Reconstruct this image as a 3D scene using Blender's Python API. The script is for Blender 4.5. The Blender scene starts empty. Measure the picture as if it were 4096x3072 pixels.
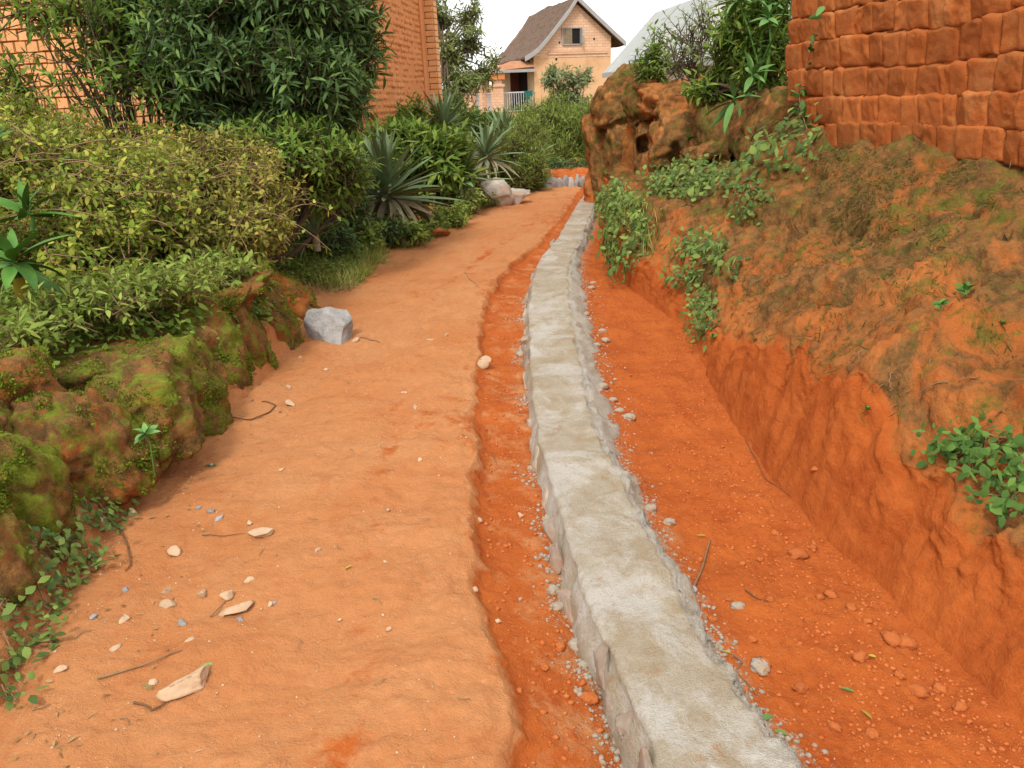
import bpy, math, random
import numpy as np
from math import sin, cos, radians, pi, atan, tan, sqrt
from mathutils import Vector, Matrix, Euler

random.seed(7)
rng = np.random.default_rng(11)
scene = bpy.context.scene
COL = scene.collection

# ------------------------------------------------------------------ camera
CAM_H, FPX, ROLL, PITCH = 1.55, 800.0, radians(2.6), atan(288 / 800)
cam_data = bpy.data.cameras.new('camera')
cam_data.sensor_width = 36.0
cam_data.lens = FPX / 1024 * 36
cam_data.clip_start, cam_data.clip_end = 0.05, 3000
cam = bpy.data.objects.new('camera', cam_data)
COL.objects.link(cam)
_f = Vector((0, cos(PITCH), -sin(PITCH)))
_u0 = Vector((0, sin(PITCH), cos(PITCH)))
_r0 = Vector((1, 0, 0))
# the photograph is tilted: the horizon climbs to the right by ROLL
_r = _r0 * cos(ROLL) - _u0 * sin(ROLL)
_u = _u0 * cos(ROLL) + _r0 * sin(ROLL)
cam.matrix_world = Matrix(((_r.x, _u.x, -_f.x, 0), (_r.y, _u.y, -_f.y, 0), (_r.z, _u.z, -_f.z, CAM_H), (0, 0, 0, 1)))
scene.camera = cam

# ------------------------------------------------------------------ world, sun, exposure
SUN_EL, SUN_AZ = radians(52), radians(200)      # azimuth clockwise from +Y
world = bpy.data.worlds.new('World')
scene.world = world
world.use_nodes = True
wn, wl = world.node_tree.nodes, world.node_tree.links
wn.clear()
sky = wn.new('ShaderNodeTexSky')
sky.sky_type = 'NISHITA'
sky.sun_disc = False
sky.sun_elevation, sky.sun_rotation = SUN_EL, SUN_AZ
sky.air_density, sky.dust_density, sky.ozone_density = 1.0, 4.0, 1.0
hsv = wn.new('ShaderNodeHueSaturation')          # a closed white cloud cover: nearly no blue left
hsv.inputs['Saturation'].default_value = 0.10
hsv.inputs['Value'].default_value = 1.0
bg = wn.new('ShaderNodeBackground')
bg.inputs['Strength'].default_value = 0.13
wo = wn.new('ShaderNodeOutputWorld')
cloud = wn.new('ShaderNodeMix')                  # an even white cloud layer over the clear sky
cloud.data_type = 'RGBA'
cloud.inputs[0].default_value = 0.85
cloud.inputs[7].default_value = (7.6, 7.6, 7.7, 1)
wl.new(sky.outputs[0], hsv.inputs['Color'])
wl.new(hsv.outputs[0], cloud.inputs[6])
wl.new(cloud.outputs[2], bg.inputs['Color'])
wl.new(bg.outputs[0], wo.inputs['Surface'])
sun_d = bpy.data.lights.new('sun', 'SUN')
sun_d.energy, sun_d.angle, sun_d.color = 1.5, radians(10), (1.0, 0.95, 0.87)
sun = bpy.data.objects.new('sun', sun_d)
COL.objects.link(sun)
_sd = Vector((sin(SUN_AZ) * cos(SUN_EL), cos(SUN_AZ) * cos(SUN_EL), sin(SUN_EL)))
sun.rotation_euler = (-_sd).to_track_quat('-Z', 'Y').to_euler()
scene.view_settings.view_transform = 'Standard'
scene.view_settings.look = 'None'
scene.view_settings.exposure = 0.88
scene.view_settings.gamma = 1.0
scene.view_settings.use_curve_mapping = False
try:
    scene.cycles.max_bounces = 6
    scene.cycles.transparent_max_bounces = 4
except Exception:
    pass

# ------------------------------------------------------------------ pixel helpers (1024 x 768)
def ray(px, py):
    a, b = (px - 512) / FPX, -(py - 384) / FPX
    return np.array(_f + _r * a + _u * b)
def at_z(px, py, z=0.0):
    d = ray(px, py); return np.array([0, 0, CAM_H]) + d * ((z - CAM_H) / d[2])
def at_y(px, py, Y):
    d = ray(px, py); return np.array([0, 0, CAM_H]) + d * (Y / d[1])
def at_x(px, py, x):
    d = ray(px, py); return np.array([0, 0, CAM_H]) + d * (x / d[0])

# ------------------------------------------------------------------ numpy noise
_perm = np.random.default_rng(5).permutation(512)
_perm = np.concatenate([_perm, _perm, _perm])
_grad = np.random.default_rng(6).normal(size=(512, 3))
_grad /= np.linalg.norm(_grad, axis=1)[:, None]
def perlin(p, seed=0):
    p = np.asarray(p, float) + seed * 17.31
    i = np.floor(p).astype(int); f = p - i
    u = f * f * f * (f * (f * 6 - 15) + 10)
    res = 0
    for dx in (0, 1):
        wx = u[..., 0] if dx else 1 - u[..., 0]
        for dy in (0, 1):
            wy = u[..., 1] if dy else 1 - u[..., 1]
            for dz in (0, 1):
                wz = u[..., 2] if dz else 1 - u[..., 2]
                h = _perm[(_perm[(_perm[(i[..., 0] + dx) & 511] + i[..., 1] + dy) & 511] + i[..., 2] + dz) & 511]
                g = _grad[h]
                res = res + wx * wy * wz * (g[..., 0] * (f[..., 0] - dx) + g[..., 1] * (f[..., 1] - dy) + g[..., 2] * (f[..., 2] - dz))
    return res * 1.6
def fbm(p, freq=1.0, octv=4, gain=0.5, seed=0):
    p = np.asarray(p, float); out = 0; a = 1.0
    for o in range(octv):
        out = out + a * perlin(p * freq, seed + o * 3); a *= gain; freq *= 2.03
    return out
def billow(p, freq=1.0, octv=3, gain=0.5, seed=0):
    p = np.asarray(p, float); out = 0; a = 1.0
    for o in range(octv):
        out = out + a * (1 - 2 * np.abs(perlin(p * freq, seed + o * 3))); a *= gain; freq *= 2.1
    return out
def sstep(a, b, x):
    t = np.clip((np.asarray(x, float) - a) / (b - a), 0, 1); return t * t * (3 - 2 * t)
def nrm(v):
    return v / (np.linalg.norm(v, axis=-1, keepdims=True) + 1e-9)

# ------------------------------------------------------------------ mesh helpers
class Geo:
    """collects vertex and face arrays for ONE mesh"""
    def __init__(self): self.v, self.f3, self.f4, self.n = [], [], [], 0
    def add(self, v, f3=None, f4=None):
        v = np.asarray(v, float).reshape(-1, 3)
        if f3 is not None and len(f3): self.f3.append(np.asarray(f3, int).reshape(-1, 3) + self.n)
        if f4 is not None and len(f4): self.f4.append(np.asarray(f4, int).reshape(-1, 4) + self.n)
        self.v.append(v); self.n += len(v)
        return self
    def mesh(self, name, smooth=True, mask=None):
        v = np.concatenate(self.v) if self.v else np.zeros((0, 3))
        f3 = np.concatenate(self.f3) if self.f3 else np.zeros((0, 3), int)
        f4 = np.concatenate(self.f4) if self.f4 else np.zeros((0, 4), int)
        me = bpy.data.meshes.new(name)
        me.vertices.add(len(v)); me.vertices.foreach_set('co', v.astype(np.float32).ravel())
        nl = len(f3) * 3 + len(f4) * 4
        me.loops.add(nl)
        me.loops.foreach_set('vertex_index', np.concatenate([f3.ravel(), f4.ravel()]).astype(np.int32))
        np_ = len(f3) + len(f4)
        me.polygons.add(np_)
        tot = np.concatenate([np.full(len(f3), 3), np.full(len(f4), 4)]).astype(np.int32)
        st = np.concatenate([[0], np.cumsum(tot)[:-1]]).astype(np.int32) if np_ else tot
        me.polygons.foreach_set('loop_start', st)
        me.polygons.foreach_set('use_smooth', np.full(np_, smooth))
        if mask is not None:
            at = me.attributes.new('mask', 'FLOAT_COLOR', 'POINT')
            at.data.foreach_set('color', np.concatenate([mask, np.ones((len(mask), 1))], 1).astype(np.float32).ravel())
        me.update(calc_edges=True); me.validate()
        return me

def link(name, data, parent=None, mat=None):
    o = bpy.data.objects.new(name, data)
    COL.objects.link(o)
    if mat is not None and data is not None and len(data.materials) == 0: data.materials.append(mat)
    if parent is not None: o.parent = parent
    return o
def tag(o, label=None, cat=None, group=None, kind=None):
    if label: o['label'] = label
    if cat: o['category'] = cat
    if group: o['group'] = group
    if kind: o['kind'] = kind
    return o
def empty(name, loc=(0, 0, 0), rz=0.0, label=None, cat=None, group=None):
    o = bpy.data.objects.new(name, None); COL.objects.link(o)
    o.location = loc; o.rotation_euler = (0, 0, rz); o.empty_display_size = 0.1
    return tag(o, label, cat, group)

def box_arr(x0, x1, y0, y1, z0, z1):
    v = np.array([(x, y, z) for z in (z0, z1) for y in (y0, y1) for x in (x0, x1)], float)
    f = [(0, 2, 3, 1), (4, 5, 7, 6), (0, 1, 5, 4), (2, 6, 7, 3), (0, 4, 6, 2), (1, 3, 7, 5)]
    return v, f
def grid_faces(nr, nc):
    a = np.arange(nr * nc).reshape(nr, nc)
    return np.stack([a[:-1, :-1], a[:-1, 1:], a[1:, 1:], a[1:, :-1]], -1).reshape(-1, 4)
def tube_arr(pts, rad, sides=6, cap=True):
    pts = np.asarray(pts, float); n = len(pts)
    rad = np.broadcast_to(np.asarray(rad, float), (n,))
    t = nrm(np.gradient(pts, axis=0))
    ref = np.array([0.3, 0.2, 1.0]) if abs(t[0, 2]) < 0.8 else np.array([1.0, 0.2, 0.1])
    a = nrm(np.cross(t, ref)); b = np.cross(t, a)
    ang = np.arange(sides) / sides * 2 * pi
    v = pts[:, None] + rad[:, None, None] * (a[:, None] * np.cos(ang)[None, :, None] + b[:, None] * np.sin(ang)[None, :, None])
    i = np.arange(n * sides).reshape(n, sides); j = np.roll(i, -1, 1)
    f = np.stack([i[:-1], j[:-1], j[1:], i[1:]], -1).reshape(-1, 4)
    return v.reshape(-1, 3), f
_ico = {}
def ico(sub):
    if sub not in _ico:
        import bmesh
        bm = bmesh.new(); bmesh.ops.create_icosphere(bm, subdivisions=sub, radius=1.0)
        bm.verts.ensure_lookup_table()
        _ico[sub] = (np.array([v.co[:] for v in bm.verts]), np.array([[v.index for v in f.verts] for f in bm.faces]))
        bm.free()
    return _ico[sub][0].copy(), _ico[sub][1]
def rock_arr(size, seed, sub=3, cuts=9, rough=0.03, round_=0.0, d0=0.5, d1=0.78):
    """a broken stone: a ball cut flat by random planes, with a rough skin"""
    v, f = ico(sub); r = np.random.default_rng(seed)
    for k in range(cuts):
        n = r.normal(size=3); n /= np.linalg.norm(n)
        d = r.uniform(d0, d1)
        s = v @ n - d
        v = v - np.where(s > 0, s * (1 - round_), 0)[:, None] * n
    v = v + nrm(v) * (fbm(v, 2.2, 4, 0.55, seed % 50) * rough * 2)[:, None]
    return v * np.asarray(size), f
def lump_arr(size, seed, sub=4, amp=0.14, freq=1.3, box=0.45, cuts=0):
    """an eroded block of mud: a softened box, pitted and bulging"""
    v, f = ico(sub)
    m = np.max(np.abs(v), axis=1)[:, None]
    v = v * (1 - box) + v / m * 0.86 * box
    rr = np.random.default_rng(seed + 9)
    for _k in range(cuts):
        n_ = nrm(rr.normal(size=3)); sd_ = v @ n_ - rr.uniform(.55, .8); v = v - np.where(sd_ > 0, sd_ * .6, 0)[:, None] * n_
    q = v + seed * 3.7
    v = v + nrm(v) * (fbm(q, freq, 5, 0.55) * amp + billow(q, freq * 2.4, 2) * amp * 0.22)[:, None]
    return v * np.asarray(size), f

# ------------------------------------------------------------------ materials
def new_mat(name):
    m = bpy.data.materials.new(name); m.use_nodes = True
    nt = m.node_tree; nt.nodes.clear()
    out = nt.nodes.new('ShaderNodeOutputMaterial')
    return m, nt, nt.nodes, nt.links, out
def n_noise(nt, scale, detail=6, rough=0.6, coord=None, dist=0.0):
    n = nt.nodes.new('ShaderNodeTexNoise'); n.inputs['Scale'].default_value = scale
    n.inputs['Detail'].default_value = detail; n.inputs['Roughness'].default_value = rough
    n.inputs['Distortion'].default_value = dist
    if coord is not None: nt.links.new(coord, n.inputs['Vector'])
    return n.outputs['Fac']
def n_map(nt, val, a, b, c=0.0, d=1.0):
    n = nt.nodes.new('ShaderNodeMapRange'); n.inputs[1].default_value = a; n.inputs[2].default_value = b
    n.inputs[3].default_value = c; n.inputs[4].default_value = d
    nt.links.new(val, n.inputs[0]); return n.outputs[0]
def n_math(nt, op, a, b):
    n = nt.nodes.new('ShaderNodeMath'); n.operation = op
    for k, s in enumerate((a, b)):
        if isinstance(s, (int, float)): n.inputs[k].default_value = s
        else: nt.links.new(s, n.inputs[k])
    return n.outputs[0]
def n_mix(nt, fac, a, b, mode='MIX'):
    n = nt.nodes.new('ShaderNodeMix'); n.data_type = 'RGBA'; n.blend_type = mode
    if isinstance(fac, (int, float)): n.inputs[0].default_value = fac
    else: nt.links.new(fac, n.inputs[0])
    for k, s in ((6, a), (7, b)):
        if isinstance(s, tuple): n.inputs[k].default_value = (*s, 1)
        else: nt.links.new(s, n.inputs[k])
    return n.outputs[2]
def n_bump(nt, h, strength=0.5, dist=0.01, normal=None):
    n = nt.nodes.new('ShaderNodeBump'); n.inputs['Strength'].default_value = strength
    n.inputs['Distance'].default_value = dist
    nt.links.new(h, n.inputs['Height'])
    if normal is not None: nt.links.new(normal, n.inputs['Normal'])
    return n.outputs[0]
def n_bsdf(nt, out, color, rough=0.9, normal=None, spec=0.2):
    b = nt.nodes.new('ShaderNodeBsdfPrincipled')
    if isinstance(color, tuple): b.inputs['Base Color'].default_value = (*color, 1)
    else: nt.links.new(color, b.inputs['Base Color'])
    if isinstance(rough, (int, float)): b.inputs['Roughness'].default_value = rough
    else: nt.links.new(rough, b.inputs['Roughness'])
    b.inputs['Specular IOR Level'].default_value = spec
    if normal is not None: nt.links.new(normal, b.inputs['Normal'])
    nt.links.new(b.outputs[0], out.inputs['Surface'])
    return b
def coords(nt, kind='Object'):
    return nt.nodes.new('ShaderNodeTexCoord').outputs[kind]
def attr_rgb(nt):
    a = nt.nodes.new('ShaderNodeAttribute'); a.attribute_name = 'mask'
    s = nt.nodes.new('ShaderNodeSeparateColor'); nt.links.new(a.outputs['Color'], s.inputs[0])
    return s.outputs

PATH_A, PATH_B = (0.54, 0.245, 0.100), (0.50, 0.19, 0.066)
CUT_A, CUT_B = (0.47, 0.118, 0.024), (0.34, 0.068, 0.013)
def soil_mat(name, base_a=PATH_A, base_b=PATH_B, moss=(0.085, 0.12, 0.012), patch_s=4.0):
    m, nt, N, L, out = new_mat(name)
    co = nt.nodes.new('ShaderNodeNewGeometry').outputs['Position']
    big = n_map(nt, n_noise(nt, 1.3, 5, 0.6, co, 0.4), 0.35, 0.68)
    fine = n_map(nt, n_noise(nt, 30, 6, 0.75, co), 0.34, 0.66)
    grit = n_noise(nt, 160, 3, 0.7, co)
    c = n_mix(nt, big, base_a, base_b)
    c = n_mix(nt, n_map(nt, n_noise(nt, 4.2, 7, 0.7, co, 0.6), 0.54, 0.70, 0, 0.55), c, tuple(x * k for x, k in zip(base_b, (0.80, 0.66, 0.60))))
    c = n_mix(nt, n_math(nt, 'MULTIPLY', fine, 0.24), c, tuple(x * 0.62 for x in base_b))
    spk = attr_rgb(nt)
    mp = nt.nodes.new('ShaderNodeMapping'); mp.inputs['Scale'].default_value = (3.2, 0.9, 1.0); nt.links.new(co, mp.inputs['Vector'])
    c = n_mix(nt, n_map(nt, n_noise(nt, 2.4, 7, 0.7, mp.outputs[0], 0.5), 0.52, 0.70, 0, 0.42), c, tuple(x * k for x, k in zip(base_b, (0.88, 0.74, 0.64))))
    c = n_mix(nt, n_map(nt, n_noise(nt, 11, 6, 0.75, co), 0.60, 0.74, 0, 0.5), c, tuple(min(.6, x * k) for x, k in zip(base_a, (1.1, 1.25, 1.5))))
    red = n_mix(nt, n_map(nt, n_noise(nt, 5, 6, 0.65, co), 0.35, 0.7), CUT_A, CUT_B)
    red = n_mix(nt, n_map(nt, n_noise(nt, 45, 4, 0.7, co), 0.45, 0.75, 0, 0.5), red, (0.47, 0.14, 0.035))
    edge = n_math(nt, 'ADD', spk[0], n_map(nt, n_noise(nt, 7, 6, 0.7, co), 0.3, 0.7, -0.28, 0.28))
    c = n_mix(nt, n_map(nt, edge, 0.38, 0.62), c, red)
    # weathered crust: brown-olive lichen film, patchy
    ol = n_math(nt, 'ADD', spk[1], n_map(nt, n_noise(nt, patch_s, 9, 0.75, co, 0.9), 0.25, 0.75, -0.5, 0.5))
    crust = n_mix(nt, n_map(nt, n_noise(nt, 9, 7, 0.8, co), 0.42, 0.56), (0.24, 0.115, 0.038), (0.085, 0.058, 0.022))
    c = n_mix(nt, n_map(nt, ol, 0.40, 0.66, 0, 0.9), c, crust)
    ms = n_math(nt, 'ADD', spk[1], n_map(nt, n_noise(nt, 6.5, 8, 0.75, co, 0.5), 0.3, 0.72, -0.75, 0.32))
    mc = n_mix(nt, n_map(nt, n_noise(nt, 25, 4, 0.7, co), 0.35, 0.65), moss, tuple(x * 2.0 for x in moss))
    c = n_mix(nt, n_map(nt, ms, 0.42, 0.66, 0, 0.9), c, mc)
    gr = n_math(nt, 'ADD', spk[2], n_map(nt, n_noise(nt, 22, 6, 0.75, co), 0.3, 0.7, -0.5, 0.4))
    c = n_mix(nt, n_map(nt, gr, 0.42, 0.7, 0, 0.85), c, (0.36, 0.30, 0.22))
    h = n_math(nt, 'ADD', n_math(nt, 'MULTIPLY', fine, 0.6), n_math(nt, 'MULTIPLY', grit, 0.5))
    nb = n_bump(nt, h, 0.8, 0.016)
    n_bsdf(nt, out, c, 0.95, nb, 0.1)
    return m
M_SOIL = soil_mat('soil')
M_BANK = soil_mat('bank_soil', (0.46, 0.165, 0.045), (0.42, 0.115, 0.025), moss=(0.075, 0.075, 0.012), patch_s=2.3)
M_MUD_B = soil_mat('ruined_mud', (0.50, 0.22, 0.075), (0.42, 0.155, 0.045), moss=(0.075, 0.072, 0.014))
M_MUD = soil_mat('eroded_mud', (0.40, 0.135, 0.035), (0.33, 0.09, 0.02), moss=(0.10, 0.125, 0.012))

def simple_mat(name, a, b, scale=6, rough=0.85, bump=0.4, bdist=0.01, c3=None, scale3=2.0, spec=0.2, coord='Object', rnd=0.0):
    m, nt, N, L, out = new_mat(name)
    co = coords(nt, coord)
    c = n_mix(nt, n_map(nt, n_noise(nt, scale, 6, 0.65, co, 0.3), 0.32, 0.68), a, b)
    if c3: c = n_mix(nt, n_map(nt, n_noise(nt, scale3, 6, 0.7, co), 0.5, 0.68, 0, 0.8), c, c3)
    if rnd:
        oi = nt.nodes.new('ShaderNodeObjectInfo')
        hs = nt.nodes.new('ShaderNodeHueSaturation'); nt.links.new(c, hs.inputs['Color'])
        nt.links.new(n_map(nt, oi.outputs['Random'], 0, 1, 1 - rnd, 1 + rnd), hs.inputs['Value'])
        c = hs.outputs[0]
    nb = n_bump(nt, n_math(nt, 'ADD', n_noise(nt, scale * 5, 5, 0.7, co), n_noise(nt, scale * 1.6, 4, 0.6, co)), bump, bdist)
    n_bsdf(nt, out, c, rough, nb, spec)
    return m
M_CONC = simple_mat('mortar', (0.43, 0.385, 0.32), (0.33, 0.265, 0.18), 7, 0.95, 0.7, 0.012, (0.56, 0.53, 0.49), 9.0)
M_MORTAR_RAW = simple_mat('raw_mortar', (0.42, 0.365, 0.29), (0.31, 0.25, 0.18), 30, 0.95, 0.8, 0.01, (0.42, 0.20, 0.09), 8.0)
M_FACE = simple_mat('wall_stone', (0.36, 0.29, 0.225), (0.24, 0.18, 0.13), 8, 0.9, 0.5, 0.01, (0.42, 0.19, 0.08), 5.0, rnd=0.18)
M_WHITE_STONE = simple_mat('pale_stone', (0.58, 0.52, 0.44), (0.42, 0.34, 0.25), 12, 0.8, 0.4, 0.006)
M_GRANITE = simple_mat('granite', (0.42, 0.405, 0.385), (0.20, 0.19, 0.18), 10, 0.8, 0.8, 0.02, (0.44, 0.42, 0.39), 4.0)
M_GRANITE_W = simple_mat('pale_granite', (0.46, 0.41, 0.34), (0.27, 0.22, 0.175), 8, 0.85, 0.5, 0.01, (0.36, 0.2, 0.11), 2.5)
M_CHIP = simple_mat('stone_chip', (0.48, 0.34, 0.22), (0.38, 0.24, 0.135), 25, 0.85, 0.3, 0.004, rnd=0.15)
M_CHIP_GREY = simple_mat('grey_chip', (0.30, 0.285, 0.27), (0.21, 0.19, 0.175), 25, 0.8, 0.3, 0.004, rnd=0.2)
M_REDSTONE = simple_mat('red_stone', (0.44, 0.16, 0.055), (0.34, 0.1, 0.03), 12, 0.9, 0.4, 0.006, rnd=0.12)
M_CLOD = simple_mat('earth_clod', (0.46, 0.145, 0.04), (0.38, 0.09, 0.02), 18, 0.95, 0.5, 0.006, rnd=0.1, coord='Generated')
M_BARK = simple_mat('bark', (0.13, 0.085, 0.055), (0.07, 0.045, 0.03), 14, 0.9, 0.6, 0.01)
M_TWIG = simple_mat('dry_twig', (0.30, 0.19, 0.10), (0.17, 0.10, 0.05), 14, 0.9, 0.3, 0.004, rnd=0.2)
M_TWIG_DARK = simple_mat('dark_twig', (0.17, 0.09, 0.045), (0.11, 0.055, 0.028), 14, 0.9, 0.3, 0.004)

def leaf_mat(name, cols, trans=0.28, rough=0.6, spec=0.12):
    """cols: colour stops picked leaf by leaf"""
    m, nt, N, L, out = new_mat(name)
    g = nt.nodes.new('ShaderNodeNewGeometry')
    r = nt.nodes.new('ShaderNodeValToRGB'); el = r.color_ramp.elements
    el[0].position = 0; el[0].color = (*cols[0], 1)
    el[1].position = 1; el[1].color = (*cols[-1], 1)
    for k in range(1, len(cols) - 1):
        e = el.new(k / (len(cols) - 1)); e.color = (*cols[k], 1)
    L.new(g.outputs['Random Per Island'], r.inputs[0])
    nz = n_map(nt, n_noise(nt, 2.2, 3, 0.5, g.outputs['Position']), 0.3, 0.7, 0.72, 1.25)
    hs = nt.nodes.new('ShaderNodeHueSaturation'); L.new(r.outputs[0], hs.inputs['Color']); L.new(nz, hs.inputs['Value'])
    b = nt.nodes.new('ShaderNodeBsdfPrincipled')
    L.new(hs.outputs[0], b.inputs['Base Color']); b.inputs['Roughness'].default_value = rough
    b.inputs['Specular IOR Level'].default_value = spec
    t = nt.nodes.new('ShaderNodeBsdfTranslucent')
    c2 = n_mix(nt, 0.5, hs.outputs[0], (0.16, 0.22, 0.02)); L.new(c2, t.inputs['Color'])
    mx = nt.nodes.new('ShaderNodeMixShader'); mx.inputs[0].default_value = trans
    L.new(b.outputs[0], mx.inputs[1]); L.new(t.outputs[0], mx.inputs[2]); L.new(mx.outputs[0], out.inputs['Surface'])
    return m
LF_DARK = leaf_mat('dark_leaf', [(0.044, 0.084, 0.027), (0.072, 0.133, 0.042), (0.107, 0.183, 0.059), (0.158, 0.257, 0.067)], 0.3, .6, .12)
LF_BRAMBLE = leaf_mat('bramble_leaf', [(0.131, 0.204, 0.024), (0.193, 0.274, 0.032), (0.264, 0.329, 0.040), (0.387, 0.390, 0.061), (0.450, 0.375, 0.061)], 0.35, .6, .2)
LF_GREEN = leaf_mat('green_leaf', [(0.069, 0.131, 0.021), (0.116, 0.200, 0.033), (0.178, 0.269, 0.043), (0.263, 0.345, 0.064)], 0.35, .6, .12)
LF_FEATHER = leaf_mat('feathery_leaf', [(0.127, 0.192, 0.032), (0.185, 0.265, 0.039), (0.252, 0.330, 0.057), (0.341, 0.397, 0.091)], 0.4, .6, .2)
LF_PALE = leaf_mat('pale_leaf', [(0.15, 0.20, 0.08), (0.22, 0.26, 0.12), (0.30, 0.33, 0.19)], 0.35, .6, .2)
LF_AIRY = leaf_mat('airy_leaf', [(0.134, 0.179, 0.051), (0.201, 0.247, 0.070), (0.302, 0.344, 0.115)], 0.4, .6, .2)
LF_AGAVE = simple_mat('agave_leaf', (0.22, 0.30, 0.15), (0.14, 0.21, 0.095), 3, 0.6, 0.15, 0.004, rnd=0.25, spec=0.2)
LF_AGAVE_DRY = simple_mat('agave_dry_leaf', (0.38, 0.36, 0.23), (0.22, 0.17, 0.085), 4, 0.8, 0.2, 0.004, rnd=0.25)
LF_BROAD = simple_mat('broad_leaf', (0.08, 0.18, 0.03), (0.045, 0.12, 0.02), 4, 0.55, 0.15, 0.004, rnd=0.3, spec=0.15)
LF_BROAD_B = simple_mat('bluish_broad_leaf', (0.14, 0.27, 0.07), (0.085, 0.19, 0.05), 4, 0.6, 0.15, 0.004, rnd=0.25, spec=0.15)
LF_YELLOW = simple_mat('yellow_leaf', (0.34, 0.27, 0.03), (0.24, 0.2, 0.03), 6, 0.5, 0.1, 0.003, rnd=0.2)
LF_GRASS = leaf_mat('grass_blade', [(0.178, 0.251, 0.034), (0.283, 0.330, 0.057), (0.446, 0.397, 0.113), (0.450, 0.437, 0.181)], 0.4, 0.7, .15)
LF_DRYGRASS = leaf_mat('dry_grass_blade', [(0.28, 0.26, 0.08), (0.40, 0.31, 0.13), (0.48, 0.35, 0.18)], 0.3, 0.8, .15)
LF_CREEP = leaf_mat('creeper_leaf', [(0.061, 0.109, 0.027), (0.104, 0.167, 0.037), (0.158, 0.236, 0.052), (0.244, 0.333, 0.072)], 0.3, .55, .2)
LF_MOSS = leaf_mat('moss_tuft', [(0.07, 0.105, 0.008), (0.12, 0.17, 0.012), (0.18, 0.23, 0.02)], 0.2, 0.8)

# ================================================================== TERRAIN
def knots(tab):
    tab = np.array(tab, float); return lambda y: np.interp(y, tab[:, 0], tab[:, 1])
def smooth1(a, k=9):
    ker = np.hanning(k + 2)[1:-1]; ker /= ker.sum()
    return np.convolve(np.pad(a, k // 2, mode='edge'), ker, 'valid')
# stations along the way, denser near the camera
ys = [-1.5, -1.0, -0.5, 0.0, 0.4, 0.7]
y = 0.9
while y < 19.5:
    ys.append(y); y += max(0.012, 0.0058 * (0.943 * y + 0.5))
ys = np.array(ys); NS = len(ys)
f_le = knots([(-2, -1.4), (1.8, -1.46), (2.1, -1.53), (2.6, -1.59), (3.4, -1.6), (3.9, -1.54), (4.75, -1.46), (5.57, -1.42), (6.7, -1.43), (8.1, -1.38), (9.7, -0.92), (10.7, -0.57), (12.3, -0.15), (13.85, 0.4), (14.5, 0.55), (19.5, 1.2)])
f_ge = knots([(-2, -0.05), (1.5, -0.05), (1.78, -0.03), (2.1, -0.10), (2.5, -0.12), (2.9, -0.165), (3.5, -0.18), (4.2, -0.198), (5.1, -0.19), (6.2, -0.19), (7.2, -0.06), (8.0, 0.08), (8.7, 0.33), (9.6, 0.52), (11.6, 0.90), (13.8, 1.28), (19.5, 2.3)])
f_kl = knots([(-2, 0.62), (0.8, 0.42), (1.5, 0.318), (1.95, 0.258), (2.25, 0.192), (2.8, 0.155), (3.2, 0.138), (3.7, 0.112), (4.5, 0.115), (6.1, 0.155), (7.1, 0.23), (7.95, 0.333), (9.0, 0.564), (11.1, 0.93), (13.5, 1.362), (14.2, 1.503), (19.5, 2.5)])
f_kr = knots([(-2, 0.90), (0.8, 0.75), (1.5, 0.641), (1.86, 0.56), (2.2, 0.52), (2.6, 0.49), (3.2, 0.445), (3.64, 0.405), (4.5, 0.425), (5.5, 0.468), (7.04, 0.555), (7.9, 0.655), (9.5, 0.954), (11.5, 1.27), (13.5, 1.60), (19.5, 2.75)])
f_tf = knots([(-2, 1.75), (1.0, 1.46), (1.71, 1.347), (2.0, 1.296), (2.37, 1.25), (2.75, 1.18), (3.4, 1.143), (4.1, 1.155), (4.9, 1.235), (5.6, 1.31), (6.1, 1.235), (6.7, 1.13), (7.5, 1.04), (8.94, 1.09), (12.4, 1.44), (14, 1.8), (19.5, 3.0)])
f_ttz = knots([(-2, 0.15), (1.5, 0.13), (2.05, 0.18), (2.4, 0.22), (2.7, 0.30), (2.9, 0.50), (3.05, 0.44), (3.2, 0.30), (3.4, 0.42), (3.6, 0.30), (3.8, 0.28), (4.3, 0.16), (4.8, 0.04), (5.4, 0.0), (6.0, 0.04), (7, 0.16), (8, 0.30), (9, 0.36), (12, 0.42), (14, 0.3), (19.5, 0.6)])
f_ttd = knots([(-2, 0.16), (2.05, 0.17), (2.8, 0.15), (3.4, 0.13), (4.2, 0.09), (5, 0.06), (7, 0.06), (9, 0.10), (13, 0.06), (19.5, 0.1)])
wall_x = lambda y: 2.45 + 0.094 * (7.3 - y)
f_face = knots([(-2, wall_x(-2) + 0.1), (7.2, wall_x(7.2) + 0.1), (7.8, 2.42), (9, 2.06), (10.5, 1.72), (12, 1.44), (13, 1.50), (13.6, 1.9), (14.5, 2.8), (19.5, 4)])
f_fbz = knots([(-2, 1.03), (6.6, 1.02), (7.2, 0.88), (7.8, 0.74), (8.5, 0.66), (10.5, 0.52), (12, 0.46), (13, 0.4), (14, 0.32), (19.5, 0.7)])
f_ftz = knots([(-2, 1.08), (7.0, 1.08), (7.5, 1.25), (8.2, 1.40), (9, 1.45), (10, 1.5), (12, 1.58), (12.9, 1.5), (13.5, 1.0), (14.5, 0.6), (19.5, 0.8)])
f_bt = knots([(-2, 0.42), (1.5, 0.42), (4, 0.42), (5.0, 0.40), (5.5, 0.33), (6.0, 0.20), (6.6, 0.11), (8, 0.10), (10, 0.12), (14, 0.15), (19.5, 0.3)])
f_zb = knots([(-2, 0), (13.9, 0.0), (14.3, 0.01), (14.9, -0.08), (15.4, -0.16), (15.6, -0.14), (15.72, 0.03), (15.95, 0.10), (16.3, 0.12), (19.5, 0.3)])
z1 = np.zeros(NS)
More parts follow.
